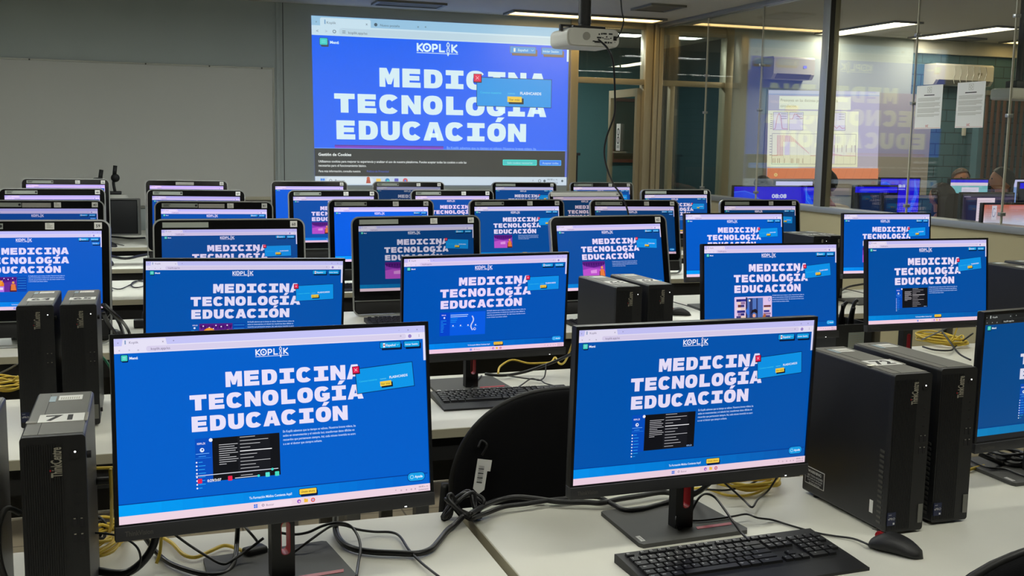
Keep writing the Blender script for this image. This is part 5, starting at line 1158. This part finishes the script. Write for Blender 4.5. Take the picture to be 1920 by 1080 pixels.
# vertical blinds
x0 = ony(1846, 200, YW - .15).x; zt_ = ony(1846, 178, YW - .15).z
bl_ = empty('vertical_blinds', (x0, YW - .14, 0), 0, 'brown vertical blinds at the far right of the next room', 'blinds'); i = 0
MB().box(0, XR - x0 - .02, -.03, .03, zt_, zt_ + .05, M_grille).build('head_rail', bl_)
b = MB(); xx = .0; M_bl = mat('brown blind fabric', (126, 92, 78), .8)
while xx < XR - x0 - .1:
    c_, s_ = math.cos(R(28)) * .05, math.sin(R(28)) * .05; b.prism([(xx, -s_), (xx + 2 * c_, s_), (xx + 2 * c_, s_ + .003), (xx, -s_ + .003)], .35, zt_, M_bl, axis='z'); xx += .082
b.build('slats', bl_)
MB().box(8.72, 8.76, YW - .03, YW - .001, 1.72, 1.84, M_ac, .004).build('light_switch'); tag(C.objects['light_switch'], 'pale switch plate on the blue block wall beside the blinds', 'switch')
# second hanging projector
pj2 = empty('projector', (6.72, 6.9, 1.93), 0, 'pale projector hanging in the next room at the right picture edge', 'projector')
MB().box(-.15, .2, -.12, .12, 0, .09, M_projector, .02, 3).build('body', pj2); MB().cyl((.02, 0, .09), (.02, 0, CZ - 1.93 - .001), .03, M_black2, 14).build('pole', pj2); MB().box(-.06, .1, -.06, .06, .09, .15, M_black2, .01).build('bracket', pj2)
q_ = ony(1905, 176, 6.9); pj2.location = (q_.x, 6.9, q_.z - .05)
def r2desk(x0, x1, y0, label):
    t = empty('desk', ((x0 + x1) / 2, y0, 0), 0, label, 'desk'); hw = (x1 - x0) / 2
    MB().box(-hw, hw, 0, .65, DZ - .028, DZ, M_desk).build('desk_top', t)
    for s_ in (-1, 1): MB().box(s_ * (hw - .06) - .02, s_ * (hw - .06) + .02, .05, .6, 0, DZ - .028, M_greymetal).build('leg', t)
    return t
for y_, lb in ((5.2, 'nearest'), (6.6, 'second'), (8.0, 'third')): r2desk(5.02, 8.6, y_, 'pale desk in the next room, %s row behind the partition' % lb)
def r2page(kind):
    u = UI(1600, 1000)
    if kind == 'lock':
        u.rect(0, 0, 1600, 1000, (38, 18, 226)); u.poly([(0, 120), (200, 100), (380, 170), (520, 330), (640, 560), (720, 1000), (0, 1000)], (22, 66, 246)); u.line([(0, 122), (200, 102), (380, 172), (520, 332), (600, 480)], 14, (70, 130, 255))
        u.poly([(1360, 0), (1400, 300), (1380, 520), (1180, 900), (1100, 1000), (1280, 1000), (1460, 700), (1560, 400)], (40, 90, 250)); u.line([(1400, 0), (1410, 300), (1560, 500)], 12, (80, 140, 255))
        u.text(870, 260, '08:08', 130, (228, 232, 255), 'CENTER', bold=.03); u.line([(740, 310), (1000, 310)], 12, (190, 200, 250))
    elif kind == 'doc':
        u.rect(0, 0, 1600, 1000, (126, 190, 196)); u.rect(0, 0, 1600, 90, (60, 50, 226)); u.rect(0, 90, 1600, 190, (236, 216, 236)); u.rect(480, 240, 1220, 700, (226, 218, 236))
        for i in range(4): u.line([(540, 330 + i * 60), (1100 - (i % 2) * 200, 330 + i * 60)], 10, (150, 150, 180))
    elif kind == 'dark':
        u.rect(0, 0, 1600, 1000, (44, 38, 62)); u.rect(450, 90, 1010, 1000, (240, 216, 230)); u.rect(1080, 260, 1500, 620, (106, 92, 246)); u.line([(40, 60), (240, 60)], 14, (170, 160, 190))
        for i in range(9): u.line([(500, 160 + i * 60), (900 - (i % 3) * 80, 160 + i * 60)], 8, (200, 170, 190))
    elif kind == 'orange':
        n = 12
        for i in range(n): t = i / (n - 1); u.rect(0, i * 34, 1600, i * 34 + 35, tuple(int(a * (1 - t) + b_ * t) for a, b_ in zip((196, 104, 84), (206, 204, 222))), True)
        u.rect(0, 408, 1600, 1000, (206, 204, 222)); u.rect(260, 20, 420, 330, (214, 206, 220)); u.line([(330 + 50 * math.cos(a), 170 + 90 * math.sin(a)) for a in [PI * i / 8 for i in range(15)]], 12, (90, 90, 130)); u.rect(640, 700, 760, 800, (190, 40, 50))
    elif kind == 'bar':
        u.rect(0, 0, 1600, 1000, (210, 206, 250)); u.rect(0, 300, 1600, 1000, (120, 150, 210))
    else: u.rect(0, 0, 1600, 1000, (22, 24, 34)); u.rect(0, 0, 1600, 200, (24, 14, 236))
    return u
def r2mon(px0, py0, px1, y, kind, label, asp=1.6, tint=1.0, minw=0):
    a, b_ = ony(px0, py0, y), ony(px1, py0, y); w = max(b_.x - a.x, minw); h = w / asp
    t = empty('monitor', (a.x + w / 2, y, DZ), 0, label, 'monitor'); zb = a.z - DZ - h
    if zb < .05: h = a.z - DZ - .06; zb = .06
    s = bpy.data.objects.new('screen', r2page(kind).mesh('screen', lambda x, yy, l: ((x / 1600 - .5) * w, -l * 2e-5, zb + (1 - yy / 1000) * h), M_screen)); C.objects.link(s); s.parent = t; s['tint'] = (tint,) * 3
    MB().box(-w / 2 - .012, w / 2 + .012, .002, .03, zb - .02, zb + h + .012, M_black2, .004).build('housing', t)
    MB().box(-.025, .025, .03, .05, .01, zb + h * .5, M_black2).build('stand_column', t); MB().box(-.11, .11, -.02, .14, 0, .012, M_black2, .003).build('base_plate', t)
    return t
r2mon(1377, 350, 1531, 8.5, 'lock', 'big blue lock screen reading 08:08 left of the dark mullion', 1.6)
r2mon(1455, 340, 1524, 8.64, 'bar', 'pale strip of a farther screen above the blue lock screen')
r2mon(1652, 335, 1725, 8.15, 'lock', 'smaller blue lock screen right of the mullion in the next room', 1.4)
r2mon(1604, 350, 1683, 7.0, 'blue', 'plain deep blue screen strip right of the mullion in the next room', 1.7)
r2mon(1783, 337, 1853, 6.9, 'doc', 'teal and white document screen in the next room', 1.5)
r2mon(1806, 364, 1901, 5.72, 'dark', 'dark screen with a pinkish page and violet box in the next room', 1.5)
r2mon(1846, 384, 1935, 5.42, 'orange', 'screen fading from orange to grey at the lower right of the glass', 1.3)
r2mon(1902, 337, 1960, 8.45, 'bar', 'bluish screen at the right edge behind the person with a beige shirt', 1.6)
r2mon(1913, 343, 1980, 8.2, 'blue', 'deep blue screen cut by the right picture edge', 1.6)

# ---------------------------------------------------------------- people in the next room
def skin_obj(name, verts, edges, radii, m, parent=None, sub=2):
    me = bpy.data.meshes.new(name); me.from_pydata(verts, edges, []); o = bpy.data.objects.new(name, me); C.objects.link(o)
    sm = o.modifiers.new('s', 'SKIN'); sm.use_smooth_shade = True
    for i, r_ in enumerate(radii):
        r_ = (r_, r_) if isinstance(r_, (int, float)) else r_
        me.skin_vertices[0].data[i].radius = r_; me.skin_vertices[0].data[i].use_root = (i == 0)
    ss = o.modifiers.new('u', 'SUBSURF'); ss.levels = sub; ss.render_levels = sub
    dg = bpy.context.evaluated_depsgraph_get(); nm = bpy.data.meshes.new_from_object(o.evaluated_get(dg)); nm.name = name
    o.modifiers.clear(); o.data = nm; nm.materials.clear(); nm.materials.append(m)
    for p_ in nm.polygons: p_.use_smooth = True
    if parent: o.parent = parent
    return o
def person(x, y, rz, headtop, label, shirt=M_shirt, hair=M_hair, longhair=False, arms_up=False, head_turn=0):
    t = empty('person', (x, y, 0), R(rz), label, 'person')
    sc = headtop - .47; zs = lambda f: .47 + sc * f       # f: share of sitting height
    # facing +y
    sh = .19; V = [(0, -.02, zs(.0)), (0, -.02, zs(.22)), (0, .0, zs(.45)), (0, .01, zs(.62)), (0, .015, zs(.70)), (0, .02, zs(.76))]; E_ = [(0, 1), (1, 2), (2, 3), (3, 4), (4, 5)]; Rr = [(.14, .11), (.13, .1), (.15, .1), (.12, .08), (.055, .055), (.052, .056)]
    def add(v, r_, to): V.append(v); Rr.append(r_); E_.append((to, len(V) - 1)); return len(V) - 1
    for s_ in (-1, 1):
        a = add((s_ * sh, .0, zs(.61)), .062, 3)
        if arms_up: b_ = add((s_ * .34, .1, zs(.72)), .045, a); c = add((s_ * .17, -.06, zs(.80)), .032, b_); d_ = (-s_ * .6, -.1, .1)
        else: b_ = add((s_ * .25, .06, zs(.33)), .045, a); c = add((s_ * .17, .3, DZ + .06), .032, b_); d_ = (-s_ * .15, 1.0, -.15)
        h = add(tuple(V[c][i] + d_[i] * .07 for i in range(3)), (.036, .018), c); side = Vector(d_).cross(Vector((0, 0, 1))).normalized()
        for k_ in range(4):
            f0 = add(tuple(V[h][i] + d_[i] * .035 + side[i] * (k_ - 1.5) * .019 for i in range(3)), .009, h); add(tuple(V[f0][i] + d_[i] * (.05 - .006 * abs(k_ - 1.5)) + (0, 0, -.012)[i] for i in range(3)), .0075, f0)
        f0 = add(tuple(V[c][i] + d_[i] * .03 - side[i] * s_ * .035 for i in range(3)), .011, c); add(tuple(V[f0][i] + d_[i] * .04 for i in range(3)), .009, f0)
        hp = add((s_ * .1, .02, .47), .09, 0); kn = add((s_ * .13, .42, .48), .062, hp); an = add((s_ * .13, .44, .1), .04, kn); add((s_ * .14, .56, .05), .035, an)
    body = skin_obj('body', V, E_, Rr, M_skin, t)
    # head joined into the same body mesh
    hz = zs(.76) + .02; HR = (headtop - hz) / 2; hc = Vector((0, .03, hz + HR)); ht = Matrix.Translation(hc) @ Matrix.Rotation(R(head_turn), 4, 'Z')
    bm = bmesh.new(); bm.from_mesh(body.data); g = MB()
    n, m_ = 24, 16; vs = []
    for i in range(m_ + 1):
        th = PI * i / m_
        for j in range(n):
            a = 2 * PI * j / n; X, Y, Z = math.sin(th) * math.cos(a), math.sin(th) * math.sin(a), math.cos(th)
            wx = .076 * (1 - .22 * max(0, -Z) ** 1.2); wy = .095 * (1 - .1 * max(0, -Z))
            yy = Y * wy
            if Y > .5: yy += .016 * math.exp(-((Z + .18) / .16) ** 2) * math.exp(-(X / .16) ** 2) - .006 * math.exp(-((Z - .08) / .12) ** 2) * (math.exp(-((abs(X) - .38) / .16) ** 2)) + .006 * math.exp(-((Z + .5) / .08) ** 2) * math.exp(-(X / .3) ** 2)
            vs.append((X * wx, yy, Z * HR))
    g.add(vs, [[i * n + j, (i + 1) * n + j, (i + 1) * n + (j + 1) % n, i * n + (j + 1) % n] for i in range(m_) for j in range(n)], M_skin, ht, True)
    for s_ in (-1, 1): g.ball((s_ * .078, -.005, -.01), (.012, .02, .03), M_skin, 10, M=ht)
    g.cyl(tuple(hc + Vector((0, -.01, -HR * 1.25))), tuple(hc + Vector((0, 0, -HR * .4))), .052, M_skin, 14)
    base = len(bm.verts); nv = [bm.verts.new(v) for v in g.v]
    for f in g.f:
        try: ff = bm.faces.new([nv[i] for i in f]); ff.smooth = True
        except ValueError: pass
    bm.to_mesh(body.data); bm.free()
    for s_ in (-1, 1): MB().ball((s_ * .03, .083, .012), (.011, .007, .008), M_eye, 8, M=ht).build('eye', t)
    MB().box(-.022, .022, .084, .09, -.052, -.044, mat('lips', (140, 70, 62), .5), .002, M=ht).build('mouth', t)
    # hair cap
    b_ = MB(); vs = []; K = 28; Mr = 12
    for i in range(Mr + 1):
        for j in range(K):
            a = 2 * PI * j / K; fr_ = math.sin(a)       # +1 at the face
            lim = 1.6 - .8 * max(0, fr_) ** .6 + .7 * max(0, -fr_) if not longhair else 1.2 - .5 * max(0, fr_) ** .7 + 1.3 * max(0, -fr_ + .35)
            th = min(lim, 2.55) * i / Mr; X, Y, Z = math.sin(th) * math.cos(a), math.sin(th) * math.sin(a), math.cos(th); w = .012 * (1 + .25 * math.sin(a * 5 + th * 4))
            vs.append((X * (.078 + w), Y * (.097 + w) - .004, Z * (HR + w)))
    b_.add(vs, [[i * K + j, (i + 1) * K + j, (i + 1) * K + (j + 1) % K, i * K + (j + 1) % K] for i in range(Mr) for j in range(K)], hair, ht, True)
    b_.build('hair', t)
    if longhair:
        MB().prism([(a * 1.0, c) for a, c in rrect(-.1, .1, zs(.45), hc.z + .03, .06, 6)], -.115, -.04, hair).build('long_hair', t)
    # clothes
    SV = [(0, -.02, zs(.0)), (0, -.02, zs(.22)), (0, .0, zs(.45)), (0, .01, zs(.64)), (0, .014, zs(.7))]; SE = [(0, 1), (1, 2), (2, 3), (3, 4)]; SR = [(.16, .13), (.15, .12), (.175, .12), (.145, .1), (.078, .072)]
    for s_ in (-1, 1):
        SV.append((s_ * sh, .0, zs(.615))); SR.append(.078); SE.append((3, len(SV) - 1)); a = len(SV) - 1
        SV.append((s_ * .3, .08, zs(.69)) if arms_up else (s_ * .235, .04, zs(.42))); SR.append(.062); SE.append((a, len(SV) - 1))
    skin_obj('shirt', SV, SE, SR, shirt, t)
    TV = [(0, -.02, .5)]; TE = []; TR_ = [(.16, .12)]
    for s_ in (-1, 1):
        i0 = len(TV); TV += [(s_ * .1, .04, .47), (s_ * .13, .42, .48), (s_ * .13, .44, .14)]; TE += [(0, i0), (i0, i0 + 1), (i0 + 1, i0 + 2)]; TR_ += [.1, .078, .06]
    skin_obj('trousers', TV, TE, TR_, M_trouser, t, 1)
    # chair under the person
    ch = empty('office_chair', (x, y, 0), R(rz))
    ch['label'] = 'dark chair carrying the ' + label; ch['category'] = 'chair'
    ch['label'] = ' '.join(ch['label'].split()[:16])
    MB().prism(rrect(-.22, .22, -.2, .24, .08, 6), .33, .37, M_fabric, axis='z').build('seat', ch)
    MB().cyl((0, 0, .06), (0, 0, .33), .025, M_chairmetal, 10).build('pole', ch)
    MB().cyl((0, 0, 0), (0, 0, .06), .22, M_chairmetal, 10, r2=.04).build('base', ch)
    MB().prism(rrect(-.2, .2, .6, .95, .1, 6), -.24, -.19, M_fabric).build('backrest', ch); MB().box(-.03, .03, -.235, -.2, .34, .62, M_chairmetal).build('back_bar', ch)
    return t
def pat(px, py, y): q_ = ony(px, py, y); return q_.x, q_.z
x_, z_ = pat(1553, 319, 7.7); person(x_, 7.7, 12, z_, 'person with short black hair and beige collar beside the dark mullion')
x_, z_ = pat(1407, 341, 9.25); person(x_, 9.0, 0, 1.27, 'person in a beige shirt with raised elbows, low behind the partition ledge', arms_up=True)
x_, z_ = pat(1801, 317, 8.95); person(x_, 8.95, 160, z_, 'person with short brown hair hidden behind the teal document screen', hair=M_hairb, shirt=M_shirtd)
x_, z_ = pat(1886, 316, 7.6); person(x_, 7.6, 38, z_, 'person in a beige shirt turned left towards the teal document screen', head_turn=20)
x_, z_ = pat(1772, 346, 6.5); person(x_, 6.5, 5, z_, 'person with long dark hair and black clothes left of the document screens', shirt=M_shirtd, hair=M_hairb, longhair=True)
